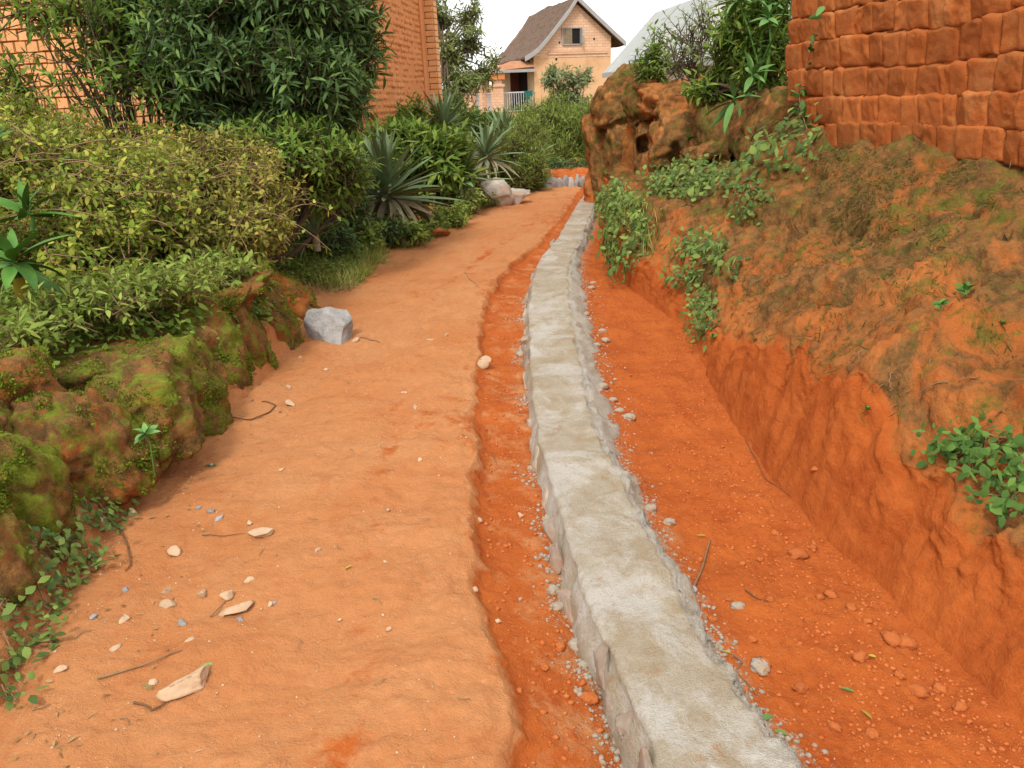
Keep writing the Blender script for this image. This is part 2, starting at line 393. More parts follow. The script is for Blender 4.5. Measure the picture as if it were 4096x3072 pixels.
nz1 = lambda fr, sd: perlin(np.stack([ys * fr, z1, z1], 1), sd)
le = smooth1(f_le(ys), 15) + 0.05 * nz1(1.3, 1) + 0.02 * nz1(5, 2)
kl = smooth1(f_kl(ys), 21); kr = smooth1(f_kr(ys), 21)
ge = f_ge(ys) + 0.05 * nz1(1.9, 3) + 0.022 * nz1(5.5, 4) + 0.008 * nz1(17, 5) + 0.006 * nz1(34, 6)
ge = np.minimum(ge, kl - 0.06)
tf = smooth1(f_tf(ys), 11) + 0.02 * nz1(4, 6)
ttz = f_ttz(ys) + 0.07 * nz1(2.5, 7) + 0.085 * nz1(6.5, 8) * sstep(7, 5, ys) + 0.03 * nz1(15, 9) * sstep(7, 5, ys)
ttx = tf + f_ttd(ys) + 0.03 * nz1(3, 9)
fx = smooth1(f_face(ys), 11) + 0.0; fx = np.maximum(fx, ttx + 0.2)
fbz, ftz, bt, zb = f_fbz(ys), f_ftz(ys), f_bt(ys) + 0.03 * nz1(1.7, 12), smooth1(f_zb(ys), 7)
wst = sstep(7.0, 7.6, ys)
C0 = np.ones(NS)
near = sstep(6.2, 4.0, ys)
gd = 0.07 + 0.05 * nz1(1.3, 13) - 0.04 * sstep(8, 10, ys)
crust_w = 0.52 + 0.0 * ys
# (x, z, columns to next, amp_x, amp_z, red, olive, grey)
cols = [
    (-16 * C0, 1.3 * C0, 10, 0, .1, 0, .5, 0),
    (le - 2.6, 0.75 + 0 * ys, 22, 0, .06, 0, .5, 0),
    (le - 0.85, bt + 0.09, 16, .0, .05, 0, .5, 0),
    (le - 0.36, bt, 14, .04, .035, .05, .62 * C0 * (0.25 + 0.75 * near), 0),
    (le - 0.13, bt * 0.55 + zb, 12, .05, .03, .1, .62 * (0.25 + 0.75 * near), 0),
    (le, 0.02 + zb, 14, .01, .012, .0, .22 * near, 0),
    (le + 0.28, 0.0 + zb, 60, .0, .020, 0, 0.0, .02),
    (ge - 0.10, 0.0 + zb, 10, .0, .020, .18, 0, .08),
    (ge - 0.030, -0.010 + zb, 9, .014, .010, .30, 0, 0),
    (ge + 0.012, -gd * 0.8 + zb, 5, .016, .012, .8, 0, 0),
    (ge + 0.05, -gd + zb, 26, .0, .016, .62, 0, .05),
    (kl + 0.03, -gd - 0.025 - 0.085 * sstep(2.9, 1.8, ys) + zb, 4, .0, .012, .55, 0, .40),
    (kr - 0.03, -0.12 + zb, 4, 0, 0, .6, 0, .5),
    (kr + 0.05, -0.085 + zb, 12, 0, .014, .55, 0, .55),
    (kr + 0.20, -0.115 + zb, 46, 0, .024, .85, 0, .10),
    (tf - 0.07, -0.125 + zb, 10, 0, .028, .95, 0, 0),
    (tf, -0.115 + zb, 44, .012, .012, 1, 0, 0),
    (ttx, ttz + zb, 10, .042, .02, .95, 0, 0),
    (ttx + 0.05 * C0, ttz + zb + 0.05, 50, .04, .05, .30 - .2 * near, .50, 0),
    (ttx + (fx - ttx) * 0.5, ttz + (fbz - ttz) * (0.52 + 0.06 * wst), 46, .03, .10, 0.02, .66, 0),
    (fx, fbz, 40, .05, .03, .05, .64, 0),
    (fx + 0.06 + 0.06 * wst, ftz, 16, .09 * wst, .04, .0, .52, 0),
    (fx + 0.8, ftz + 0.08, 12, 0, .06, .1, .40, 0),
    (np.maximum(fx + 3.0, 6) * C0, ftz + 0.2, 8, 0, .08, 0, .5, 0),
    (18 * C0, ftz * 0 + 1.7, 1, 0, .1, 0, .5, 0),
]
gx, gz, gax, gaz, gm, starts = [], [], [], [], [], []
def _l(a, b, t): return (np.asarray(a, float) * C0)[:, None] * (1 - t) + (np.asarray(b, float) * C0)[:, None] * t
ncol = 0
for k in range(len(cols) - 1):
    a, b = cols[k], cols[k + 1]; n = a[2]
    t = np.arange(n) / n
    starts.append(ncol); ncol += n
    gx.append(_l(a[0], b[0], t)); gz.append(_l(a[1], b[1], t))
    gax.append(_l(a[3], b[3], t)); gaz.append(_l(a[4], b[4], t))
    gm.append(np.stack([_l(a[5], b[5], t), _l(a[6], b[6], t), _l(a[7], b[7], t)], -1))
t = np.zeros(1); b = cols[-1]
starts.append(ncol); ncol += 1
gx.append(_l(b[0], b[0], t)); gz.append(_l(b[1], b[1], t)); gax.append(_l(0, 0, t)); gaz.append(_l(.1, .1, t))
gm.append(np.stack([_l(b[5], b[5], t), _l(b[6], b[6], t), _l(b[7], b[7], t)], -1))
TX, TZ, AX, AZ, GM = np.concatenate(gx, 1), np.concatenate(gz, 1), np.concatenate(gax, 1), np.concatenate(gaz, 1), np.concatenate(gm, 1)
TY = np.repeat(ys[:, None], ncol, 1)
# soften the kinks across the slopes
bank0 = starts[18]
for _ in range(3):
    TZ[:, bank0 + 4:starts[20]] = (TZ[:, bank0 + 3:starts[20] - 1] + 2 * TZ[:, bank0 + 4:starts[20]] + TZ[:, bank0 + 5:starts[20] + 1]) / 4
GM[:, starts[5]:starts[16], 0] = np.maximum(GM[:, starts[5]:starts[16], 0], 0.62 * sstep(15.45, 15.6, ys)[:, None])
_tr = slice(starts[5], starts[8])
GM[:, _tr, 0] += 0.22 * sstep(.05, .6, fbm(np.stack([TX[:, _tr] * 2.6, TY[:, _tr] * .7, TZ[:, _tr] * 0], -1), 1.0, 4, .55, 53)) + 0.22 * np.exp(-((TX[:, _tr] - (ge[:, None] - 0.42)) / 0.06) ** 2)
P0 = np.stack([TX, TY, TZ], -1)
n_soft = fbm(P0, 1.7, 3, 0.5, 1)
n_mid = fbm(P0, 6.0, 4, 0.55, 4)
n_fine = fbm(P0, 26.0, 3, 0.6, 8)
TZ = TZ + AZ * (n_soft * 0.75 + n_mid * 0.55 + n_fine * 0.28)
Pv = P0 * np.array([1, 1, 0.35])            # spade marks run down the cut
TX = TX + AX * (fbm(Pv, 4.0, 4, 0.6, 21) * 1.0 + fbm(Pv, 15.0, 3, 0.6, 25) * 0.5 + np.clip(billow(P0 * np.array([1, .6, 1.6]), 12, 2, .6, 27) - .3, 0, 1) * 0.12)
# the slope above the cut: buttresses and gullies running down it
sl = slice(starts[17], starts[21])
rid = billow(np.stack([TY[:, sl] * 1.15 + 0.35 * TX[:, sl], TZ[:, sl] * 0.55, TX[:, sl] * 0.3], -1), 0.8, 3, 0.5, 31)
vv = np.linspace(0, 1, sl.stop - sl.start)[None]
env = sstep(0.0, 0.25, vv) * sstep(1.0, 0.72, vv)
led = fbm(np.stack([TY[:, sl] * 1.3, TZ[:, sl] * 3.2, TX[:, sl]], -1), 1.2, 4, .55, 35)
led = np.tanh(led * 3) * .5 + led * .5
TZ[:, sl] += (0.10 * rid + 0.055 * led) * env; TX[:, sl] -= (0.08 * rid + 0.035 * led) * env
# shallow footprints and wheel ruts in the way
tr = slice(starts[5], starts[8])
fp = np.stack([TX[:, tr] * 5.5, TY[:, tr] * 2.6, TZ[:, tr] * 0], -1)
TZ[:, tr] += -0.030 * np.clip(perlin(fp, 41) - 0.22, 0, 1) + 0.010 * fbm(np.stack([TX[:, tr] * 3, TY[:, tr] * 8, TZ[:, tr] * 0], -1), 1.0, 3, .6, 47) * 0.6 + 0.006 * np.clip(billow(P0[:, tr], 11, 2, .5, 49) - .55, 0, 1) - 0.02 * np.exp(-((TX[:, tr] - (ge[:, None] - 0.42)) / 0.07) ** 2) * (0.5 + 0.5 * perlin(np.stack([TY[:, tr] * .9, TX[:, tr], TX[:, tr] * 0], -1), 43))
TP = np.stack([TX, TY, TZ], -1)

def ground_z(x, yv):
    i = int(np.clip(np.searchsorted(ys, yv), 1, NS - 1))
    if yv > ys[i - 1] + 0.5 * (ys[i] - ys[i - 1]): j = i
    else: j = i - 1
    xs = np.maximum.accumulate(TX[j] + np.arange(ncol) * 1e-6)
    return float(np.interp(x, xs, TZ[j]))
def ground_zs(x, yv):
    return np.array([ground_z(a, b_) for a, b_ in zip(x, yv)])
def on_ground(px, py, z0=0.0, it=6):
    """the point of the terrain seen at a pixel"""
    z = z0
    for _ in range(it):
        p = at_z(px, py, z); z = 0.5 * z + 0.5 * ground_z(p[0], p[1])
    p = at_z(px, py, z); p[2] = ground_z(p[0], p[1]); return p

def patch(name, c0, c1, label, mat=M_SOIL):
    g = Geo(); n = c1 - c0 + 1
    g.add(TP[:, c0:c1 + 1].reshape(-1, 3), f4=grid_faces(NS, n))
    o = link(name, g.mesh(name, True, GM[:, c0:c1 + 1].reshape(-1, 3)), None, mat)
    return tag(o, label, None, None, 'structure')
patch('left_bank', 0, starts[5], 'overgrown left bank of reddish soil with mossy edge')
patch('path', starts[5], starts[11], 'trodden orange earth path')
patch('trench', starts[11], starts[16], 'freshly dug red earth trench floor')
patch('right_bank', starts[16], ncol - 1, 'steep red earth bank with fresh cut foot', M_BANK)

# wide ground out to the horizon, and low hills
def wide_ground():
    r = np.concatenate([[0], np.geomspace(3, 1500, 60)]); a = np.linspace(0, 2 * pi, 73)
    R, A = np.meshgrid(r, a, indexing='ij')
    x, y_ = R * np.sin(A), R * np.cos(A)
    z = -0.7 + 1.25 * sstep(19, 30, y_) * sstep(90, 60, R) - 9 * sstep(60, 200, R)
    z = z + 0.1 * perlin(np.stack([x * .2, y_ * .2, x * 0], -1), 3) * sstep(20, 26, R)
    g = Geo().add(np.stack([x, y_, z], -1).reshape(-1, 3), f4=grid_faces(len(r), len(a))[:, ::-1])
    m, nt, N, L, out = new_mat('field')
    co = nt.nodes.new('ShaderNodeNewGeometry').outputs['Position']
    c = n_mix(nt, n_map(nt, n_noise(nt, 0.25, 6, 0.7, co), 0.4, 0.6), (0.09, 0.11, 0.03), (0.28, 0.12, 0.045))
    n_bsdf(nt, out, c, 0.95, None, 0.1)
    tag(link('ground', g.mesh('ground'), None, m), 'open grassy ground reaching the horizon', None, None, 'structure')
    x = np.linspace(-900, 900, 120); rows = np.linspace(0, 1, 6)
    X, T = np.meshgrid(x, rows, indexing='xy')
    hh = 26 + 16 * perlin(np.stack([X * .006, X * 0, X * 0], -1), 9) + 6 * perlin(np.stack([X * .03, X * 0, X * 0], -1), 10)
    Z = -11 + hh * np.sin(T * pi / 2); Yy = 900 + 260 * T
    g = Geo().add(np.stack([X, Yy, Z], -1).reshape(-1, 3), f4=grid_faces(6, 120))
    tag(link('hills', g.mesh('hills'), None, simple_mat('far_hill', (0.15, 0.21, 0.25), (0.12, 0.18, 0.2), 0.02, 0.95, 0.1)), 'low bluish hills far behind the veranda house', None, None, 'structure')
wide_ground()

# ================================================================== MASONRY KERB
kerb = empty('masonry_kerb', (0.2, 1.5, -0.1), 0, 'long curving stone kerb capped with grey mortar between path and trench', 'kerb')
def loc_mesh(o, parent):               # keep world positions for meshes written in world space
    o.matrix_parent_inverse = Matrix.Translation(-Vector(parent.location)) if parent.rotation_euler.z == 0 else parent.matrix_basis.inverted()
    return o
def make_cap():
    sel = (ys > -1.2) & (ys < 14.6)
    yy = ys[sel]; n = len(yy)
    q = np.stack([yy, 0 * yy, 0 * yy], 1)
    l = kl[sel] + 0.014 * perlin(q * 3.1, 51) + 0.010 * perlin(q * 9, 52); r = kr[sel] + 0.022 * perlin(q * 3.3, 53) + 0.014 * perlin(q * 11, 54)
    top = 0.012 + 0.02 * perlin(q * 1.1, 55) + 0.012 * perlin(q * 3.7, 56) + zb[sel]
    u = np.concatenate([np.full(6, 0.0), np.linspace(0, 1, 30), np.full(9, 1.0)])
    prof_x = np.concatenate([[-0.045, -0.038, -0.028, -0.016, -0.006, 0.0], np.linspace(0, 0, 30), [0.006, 0.014, 0.026, 0.038, 0.05, 0.062, 0.078, 0.095, 0.11]])
    prof_z = np.concatenate([[-0.20, -0.15, -0.10, -0.06, -0.035, -0.014], 0.0 * np.arange(30), [-0.004, -0.012, -0.024, -0.036, -0.050, -0.066, -0.086, -0.115, -0.17]])
    tt_ = np.linspace(0, 1, 30)
    prof_z[6:36] = -0.012 * (1 - np.clip(tt_ / .05, 0, 1)) - 0.014 * (1 - np.clip((1 - tt_) / .10, 0, 1))
    spill = 0.55 + 0.75 * sstep(3.0, 3.9, yy) * sstep(8.2, 7.0, yy) + 0.35 * perlin(q * 2.2, 58)
    x = l[:, None] + (r - l)[:, None] * u[None] + prof_x[None] * np.where(u[None] > 0.5, spill[:, None], 1.0)
    z = top[:, None] + prof_z[None]
    p = np.stack([x, np.repeat(yy[:, None], len(u), 1), z], -1)
    edge = np.clip((u - 0.85) / 0.15, 0, 1)[None] * 0.9 + 0.25
    ridge_r = np.where(np.arange(len(u)) >= 34, 1.0, 0.0)[None]
    d = fbm(p, 3.0, 3, .5, 61) * 0.010 + fbm(p, 18.0, 4, 0.6, 64) * 0.009 * edge + fbm(p, 55, 2, .6, 67) * 0.003
    z = z + d
    z = z + ridge_r * fbm(p, 26, 4, .7, 81) * 0.016
    x = x + ridge_r * (fbm(p * np.array([0, 1, 1]), 6, 4, .6, 71) * 0.026) + (np.arange(len(u)) < 5)[None] * fbm(p, 9, 3, .6, 73) * 0.012
    # broken notches on the trench side
    z = z - ridge_r * 0.03 * np.clip(billow(p, 5, 2, .5, 77) - 0.75, 0, 1)
    # the nearest length was capped a little lower; chipped pale stone shows at the joint
    Y_ = p[..., 1]
    stp = 2.26 + 0.10 * (u[None] - .5) + 0.03 * perlin(np.stack([x * 6, Y_ * 0, Y_ * 0], -1), 5)
    z = z - 0.022 * sstep(stp + .02, stp - .02, Y_) * (prof_z > -.09)[None]
    mk = np.zeros(p.shape)
    mk[..., 0] = .75 * np.exp(-((Y_ - stp - .02 * np.sin(u[None] * 4)) / .03) ** 2) * (u < .75)[None] + 1.1 * np.exp(-((Y_ - 3.13) / .06) ** 2 - ((u[None] - .12) / .22) ** 2) + .9 * np.exp(-((Y_ - 5.9) / .12) ** 2 - ((u[None] - .35) / .3) ** 2) + .9 * np.exp(-((Y_ - 7.9) / .2) ** 2 - ((u[None] - .3) / .3) ** 2)
    mk[..., 1] = ridge_r * np.ones_like(x)
    g = Geo().add(np.stack([x, p[..., 1], z], -1).reshape(-1, 3), f4=grid_faces(n, len(u)))
    return g.mesh('mortar_cap', True, mk.reshape(-1, 3))
m, nt, N, L, out = new_mat('kerb_mortar')
co = nt.nodes.new('ShaderNodeNewGeometry').outputs['Position']
c = n_mix(nt, n_map(nt, n_noise(nt, 6, 7, 0.7, co, 0.4), 0.38, 0.62), (0.51, 0.44, 0.335), (0.41, 0.32, 0.205))
c = n_mix(nt, n_map(nt, n_noise(nt, 2.6, 7, 0.75, co, 0.5), 0.47, 0.58, 0, 0.8), c, (0.62, 0.585, 0.52))
c = n_mix(nt, n_map(nt, n_noise(nt, 1.1, 5, 0.7, co, 0.3), 0.47, 0.64, 0, 0.4), c, (0.42, 0.34, 0.235))
c = n_mix(nt, n_map(nt, n_noise(nt, 4.3, 6, 0.75, co), 0.60, 0.70, 0, 0.5), c, (0.40, 0.20, 0.09))
km = attr_rgb(nt)
c = n_mix(nt, n_map(nt, n_math(nt, 'ADD', km[1], n_map(nt, n_noise(nt, 14, 5, .7, co), .3, .7, -.5, .3)), .3, .7, 0, .55), c, (0.52, 0.48, 0.41))
c = n_mix(nt, n_map(nt, n_math(nt, 'ADD', km[0], n_map(nt, n_noise(nt, 18, 5, .7, co), .3, .7, -.35, .25)), .35, .6, 0, .9), c, (0.58, 0.53, 0.46))
c = n_mix(nt, n_map(nt, n_noise(nt, 30, 6, 0.8, co), 0.52, 0.68, 0, 0.35), c, (0.30, 0.235, 0.155))
c = n_mix(nt, n_map(nt, n_noise(nt, 220, 2, 0.7, co), 0.52, 0.74, 0, 0.45), c, (0.20, 0.165, 0.12))
c = n_mix(nt, n_map(nt, n_noise(nt, 12, 6, 0.8, co), 0.59, 0.67, 0, 0.75), c, (0.47, 0.20, 0.075))
n_bsdf(nt, out, c, 0.95, n_bump(nt, n_math(nt, 'ADD', n_noise(nt, 70, 4, 0.7, co), n_noise(nt, 220, 3, 0.7, co)), 1.0, 0.013), 0.12)
M_KERB = m
loc_mesh(link('mortar_cap', make_cap(), kerb, M_KERB), kerb)
# facing stones that show on the path side, a few stone heads in the cap
yk, k = 1.25, 0
while yk < 9.0:
    ln = rng.uniform(0.16, 0.36)
    x = float(np.interp(yk + ln / 2, ys, kl)); dx = float(np.interp(yk + ln, ys, kl) - np.interp(yk, ys, kl))
    v, f = rock_arr((0.055, ln * 0.56, rng.uniform(0.10, 0.13)), 300 + k, 4, 15, 0.035, 0.0, .38, .7)
    o = link('facing_stone', Geo().add(v, f3=f).mesh('facing_stone', True), kerb, M_FACE); loc_mesh(o, kerb)
    o.location = (x - 0.010 + rng.uniform(-.012, .008), yk + ln / 2, -0.105 + rng.uniform(-0.015, 0.01)); o.rotation_euler = (rng.uniform(-.1, .1), rng.uniform(-.15, .1), -dx / ln)
    yk += ln + rng.uniform(-0.01, 0.07); k += 1
# rough lumps of dropped mortar along both sides
for i in range(34):
    left = i % 2 == 0
    yk = float(rng.choice([1.6, 1.7, 2.0, 2.1, 2.4, 2.9, 3.3, 4.2, 5.0, 5.3, 6.0, 6.6])) + rng.normal() * .08 if left else rng.uniform(1.9, 7.6)
    s_ = rng.uniform(.012, .034)
    x = float(np.interp(yk, ys, kl)) - rng.uniform(.01, .07) if left else float(np.interp(yk, ys, kr)) + rng.uniform(.09, .22)
    v, f = lump_arr((s_, s_ * rng.uniform(.8, 1.4), s_ * .5), 800 + i, 3, 0.35, 2.2, .1)
    o = link('mortar_lump', Geo().add(v, f3=f).mesh('mortar_lump'), kerb, M_MORTAR_RAW); loc_mesh(o, kerb); o.location = (x, yk, ground_z(x, yk) + s_ * .1)
# raw mortar crumbs spilt along both sides (too small to count)
def crumbs(n, gen, smin, smax, seed, sub=1):
    r = np.random.default_rng(seed); g = Geo(); base = [rock_arr((1, .8, .6), seed * 10 + i, sub, 6, 0.08) for i in range(8)]
    for i in range(n):
        x, y_ = gen(r)
        s = smin * (smax / smin) ** (r.random() ** 2.2)
        v, f = base[r.integers(8)]
        a = r.uniform(0, 6.28); ca, sa = cos(a), sin(a)
        w = v * s; w = np.stack([w[:, 0] * ca - w[:, 1] * sa, w[:, 0] * sa + w[:, 1] * ca, w[:, 2]], 1)
        g.add(w + np.array([x, y_, ground_z(x, y_) + s * 0.08]), f3=f)
    return g
def gen_right(r):
    y_ = 1.4 + 6.8 * r.random() ** 1.2
    w = 0.13 + 0.10 * max(0, perlin(np.array([[y_ * 1.6, 3.0, 0]]), 88)[0]) + 0.12 * (3.5 < y_ < 7.5)
    return float(np.interp(y_, ys, kr)) + 0.03 + abs(r.normal()) * w * 0.34, y_
def gen_left(r):
    y_ = r.choice([1.55, 1.62, 1.75, 1.95, 2.05, 2.35, 2.6, 2.9, 3.3, 4.2, 5.0, 5.3, 6.0, 6.6]) + r.normal() * 0.07
    return float(np.interp(y_, ys, kl)) - 0.01 - abs(r.normal()) * 0.05, y_
o = link('mortar_spill', crumbs(4200, gen_right, 0.002, 0.014, 3).mesh('mortar_spill', True), kerb, M_MORTAR_RAW); o['kind'] = 'stuff'; loc_mesh(o, kerb)
o = link('mortar_spill', crumbs(2200, gen_left, 0.0025, 0.016, 4).mesh('mortar_spill', True), kerb, M_MORTAR_RAW); o['kind'] = 'stuff'; loc_mesh(o, kerb)

# far kerb crossing behind the end of the path: each stone its own piece
M_KERBGREY = simple_mat('grey_kerb_stone', (0.34, 0.325, 0.30), (0.19, 0.175, 0.155), 8, 0.9, 0.6, 0.012, (0.30, 0.20, 0.13), 4.0, rnd=.15)
fk = empty('stone_kerb', (1.3, 15.4, -0.16), 0, 'low kerb of upright grey stones crossing the far end of the path', 'kerb')
xk, k = 0.74, 0
while xk < 2.2:
    w = rng.uniform(0.10, 0.17) if k else 0.26
    v, f = rock_arr((w * 0.80, 0.16, 0.22), 400 + k, 3, 9, 0.03)
    o = link('kerb_stone', Geo().add(v, f3=f).mesh('kerb_stone'), fk, M_KERBGREY); loc_mesh(o, fk)
    o.location = (xk + w / 2, 15.42 - (0.08 if not k else 0), -0.10 + rng.uniform(-.012, .012)); o.rotation_euler = (rng.uniform(-.1, .1), rng.uniform(-.1, .1), rng.uniform(-.3, .3))
    xk += w * 0.98; k += 1

# ================================================================== LOOSE STONES, CLODS, TWIGS, LEAVES
def put_rock(name, px, py, size, mat, label, cat='stone', group=None, seed=1, sub=4, cuts=9, rz=0.0, sink=0.25, tilt=(0, 0), z0=0.0, rough=0.03):
    p = on_ground(px, py, z0)
    v, f = rock_arr(size, seed, sub, cuts + 3, rough, 0.0, 0.42, 0.72)
    o = link(name, Geo().add(v, f3=f).mesh(name), None, mat)
    zmin = v[:, 2].min()
    o.location = (p[0], p[1], p[2] - zmin - sink * (v[:, 2].max() - zmin)); o.rotation_euler = (tilt[0], tilt[1], rz)
    return tag(o, label, cat, group)
put_rock('boulder', 335, 338, (0.205, 0.18, 0.235), M_GRANITE, 'big grey angular boulder at the end of the mossy bank', 'boulder', seed=18, sub=5, cuts=11, rz=0.1, sink=0.12, rough=0.025)
put_rock('boulder', 497, 205, (0.30, 0.26, 0.27), M_GRANITE_W, 'taller pale boulder of the pair beside the path below the agaves', 'boulder', seed=22, sub=4, cuts=10, rz=0.6, sink=0.15)
put_rock('boulder', 514, 203, (0.28, 0.22, 0.20), M_GRANITE_W, 'lower grey boulder of the pair beside the path', 'boulder', seed=24, sub=4, cuts=10, rz=-0.2, sink=0.15)
put_rock('stone', 439, 236, (0.17, 0.12, 0.085), M_REDSTONE, 'rounded orange stone at the grassy path edge', 'stone', seed=31, sub=3, cuts=4, rz=0.5)
put_rock('stone', 484, 366, (0.07, 0.055, 0.05), M_CHIP, 'tan stone perched on the lip of the path gully', 'stone', seed=33, sub=3)
put_rock('stone', 191, 686, (0.09, 0.06, 0.034), M_CHIP, 'large pale pointed stone lying alone on the path beside a straw stalk', 'stone', seed=37, sub=4, cuts=10, rz=0.5, sink=0.1)
put_rock('stone', 236, 612, (0.085, 0.042, 0.014), M_CHIP, 'largest flat tan stone flake on the path', 'stone', seed=39, sub=3, cuts=8, rz=0.6, sink=0.1)
put_rock('stone', 263, 535, (0.075, 0.04, 0.014), M_CHIP, 'flat pale flake stuck to the path near grey chips', 'stone', seed=41, sub=3, cuts=8, rz=-0.3, sink=0.1)
put_rock('stone', 689, 591, (0.03, 0.022, 0.016), M_CHIP_GREY, 'grey pebble against the trench side of the kerb', 'stone', seed=43, sub=3)
chips = [(170, 605, .042, .03, .018), (168, 592, .036, .02, .02), (203, 595, .024, .022, .022), (227, 597, .03, .024, .02), (174, 552, .045, .025, .02), (249, 581, .02, .018, .01), (250, 524, .02, .015, .012), (133, 514, .03, .024, .022), (102, 523, .022, .022, .03), (290, 405, .045, .03, .03), (60, 670, .022, .018, .012), (115, 648, .026, .018, .008), (154, 683, .02, .016, .01), (124, 621, .024, .018, .016), (385, 562, .012, .01, .006), (389, 631, .016, .008, .008), (388, 510, .02, .012, .008), (431, 341, .05, .02, .015), (446, 336, .05, .018, .015), (300, 358, .03, .02, .015), (326, 370, .03, .025, .01), (288, 388, .03, .02, .015), (356, 341, .04, .03, .025), (415, 407, .04, .012, .005), (404, 393, .03, .018, .008), (318, 551, .03, .01, .01), (270, 605, .014, .01, .012), (282, 470, .02, .012, .01), (420, 460, .02, .014, .012), (475, 590, .016, .012, .01), (498, 622, .015, .013, .01), (521, 516, .02, .016, .015), (190, 640, .025, .014, .006), (480, 520, .02, .012, .012), (340, 620, .012, .008, .006), (65, 560, .02, .013, .012)]
for i, (px, py, a, b_, c_) in enumerate(chips):
    put_rock('stone_chip', px, py, (a, b_, c_), M_CHIP, 'small pale stone chip lying on the orange path', 'stone', 'pale stone chips on the path', 500 + i, 3, 9, i * 1.3, 0.38)
for i, (px, py, a, b_, c_) in enumerate([(211, 512, .028, .018, .014), (219, 519, .03, .02, .014), (212, 465, .025, .012, .006), (274, 603, .016, .010, .01), (199, 508, .02, .014, .01), (182, 623, .03, .02, .008), (125, 590, .02, .016, .008), (93, 618, .018, .014, .01), (240, 620, .022, .012, .008)]):
    put_rock('grey_chip', px, py, (a, b_, c_), M_CHIP_GREY, 'small bluish grey stone chip on the path', 'stone', 'grey stone chips on the path', 560 + i, 3, 9, i * 1.1, 0.38)
# stone resting in the far green bushes
st = at_y(613, 156, 17.4)
v, f = rock_arr((0.42, 0.3, 0.36), 77, 4, 10, 0.02)
o = link('boulder', Geo().add(v, f3=f).mesh('boulder'), None, M_GRANITE); o.location = (st[0], st[1], st[2] - 0.1)
tag(o, 'grey boulder half hidden in the green bushes behind the far kerb', 'boulder')

# crumbly earth on the trench floor: the bigger clods are things, the crumbs are stuff
def gen_trench(r):
    y_ = 1.3 + 5.5 * r.random() ** 1.8
    a, b_ = float(np.interp(y_, ys, kr)) + 0.05, float(np.interp(y_, ys, tf)) - 0.02
    t_ = r.random() ** 0.6
    return a + (b_ - a) * t_, y_
g = crumbs(7000, gen_trench, 0.002, 0.012, 9)
tag(link('soil_crumbs', g.mesh('soil_crumbs'), None, M_CLOD), 'crumbled red earth scattered over the trench floor', 'soil', None, 'stuff')
def gen_gully(r):
    y_ = 1.3 + 6 * r.random() ** 1.5
    a, b_ = float(np.interp(y_, ys, ge)) + 0.02, float(np.interp(y_, ys, kl)) - 0.01
    return a + (b_ - a) * r.random(), y_
g = crumbs(1500, gen_gully, 0.003, 0.016, 10)
tag(link('soil_crumbs', g.mesh('soil_crumbs'), None, M_CLOD), 'crumbled red earth in the shallow gully beside the kerb', 'soil', None, 'stuff')
def gen_path(r):
    y_ = 1.3 + 6 * r.random() ** 1.6
    a, b_ = float(np.interp(y_, ys, le)), float(np.interp(y_, ys, ge)) - 0.03
    return a + (b_ - a) * r.random() ** 1.3, y_
g = crumbs(1100, gen_path, 0.0022, 0.008, 12)
tag(link('grit', g.mesh('grit'), None, M_CHIP), 'fine pale grit strewn over the path', 'grit', None, 'stuff')
clods = [(798, 556, .04), (813, 548, .02), (775, 534, .022), (757, 497, .018), (815, 470, .02), (890, 640, .04), (906, 645, .036), (860, 658, .03), (851, 609, .022), (919, 692, .034), (800, 690, .026), (765, 664, .026), (752, 640, .02), (868, 622, .018), (742, 564, .018), (831, 596, .026), (820, 598, .02), (770, 600, .018), (940, 690, .026), (960, 708, .024), (872, 735, .022), (835, 727, .022), (768, 737, .02), (745, 690, .016), (700, 560, .016), (712, 620, .018), (760, 560, .016), (900, 676, .02), (728, 600, .015), (560, 648, .024), (545, 668, .018), (590, 700, .03)]
for i, (px, py, s) in enumerate(clods):
    p = on_ground(px, py, -0.12)
    s *= .85; v, f = lump_arr((s, s * .8, s * .6), 40 + i, 3, 0.32, 1.8, 0.2, 4)
    o = link('earth_clod', Geo().add(v, f3=f).mesh('earth_clod'), None, M_CLOD)
    o.location = (p[0], p[1], p[2] + s * 0.2); o.rotation_euler = (0, 0, i)
    tag(o, 'lump of crumbly red earth lying in the dug ground beside the kerb', 'clod', 'earth clods in the dug ground')
# twigs and stalks
def twig(pxs, r0, r1, mat, label, name='twig', lift=0.006, z0=0.0):
    pts = np.array([on_ground(a, b_, z0) for a, b_ in pxs]); pts[:, 2] += lift
    tt = np.linspace(0, 1, len(pts)); td = np.linspace(0, 1, 4 * len(pts))
    q = np.stack([np.interp(td, tt, pts[:, k]) for k in range(3)], 1)
    q[:, 2] = np.maximum(q[:, 2], ground_zs(q[:, 0], q[:, 1]) + lift * 0.7)
    base = q[0].copy()
    v, f = tube_arr(q - base, np.linspace(r0, r1, len(q)) * .72, 5)
    o = link(name, Geo().add(v, f4=f).mesh(name), None, mat); o.location = base
    return tag(o, label, 'twig')
twig([(98, 680), (140, 668), (182, 651)], .005, .003, M_TWIG, 'long straight straw stalk lying on the path', 'stalk')
twig([(211, 618), (222, 606), (228, 600)], .003, .002, M_TWIG, 'thin orange stalk beside the largest flat flake')
twig([(134, 704), (146, 707), (152, 712), (161, 708), (166, 702)], .005, .003, M_TWIG_DARK, 'short dark forked twig on the near path')
twig([(225, 417), (250, 421), (270, 413), (276, 406), (262, 402)], .006, .004, M_TWIG_DARK, 'dark curled root at the foot of the mossy blocks')
twig([(202, 536), (225, 537), (244, 535)], .004, .002, M_TWIG, 'thin brown stalk beside a pale flake')
twig([(692, 592), (702, 570), (710, 541)], .007, .005, M_TWIG, 'thick brown stick leaning in the trench beside the kerb', z0=-0.1)
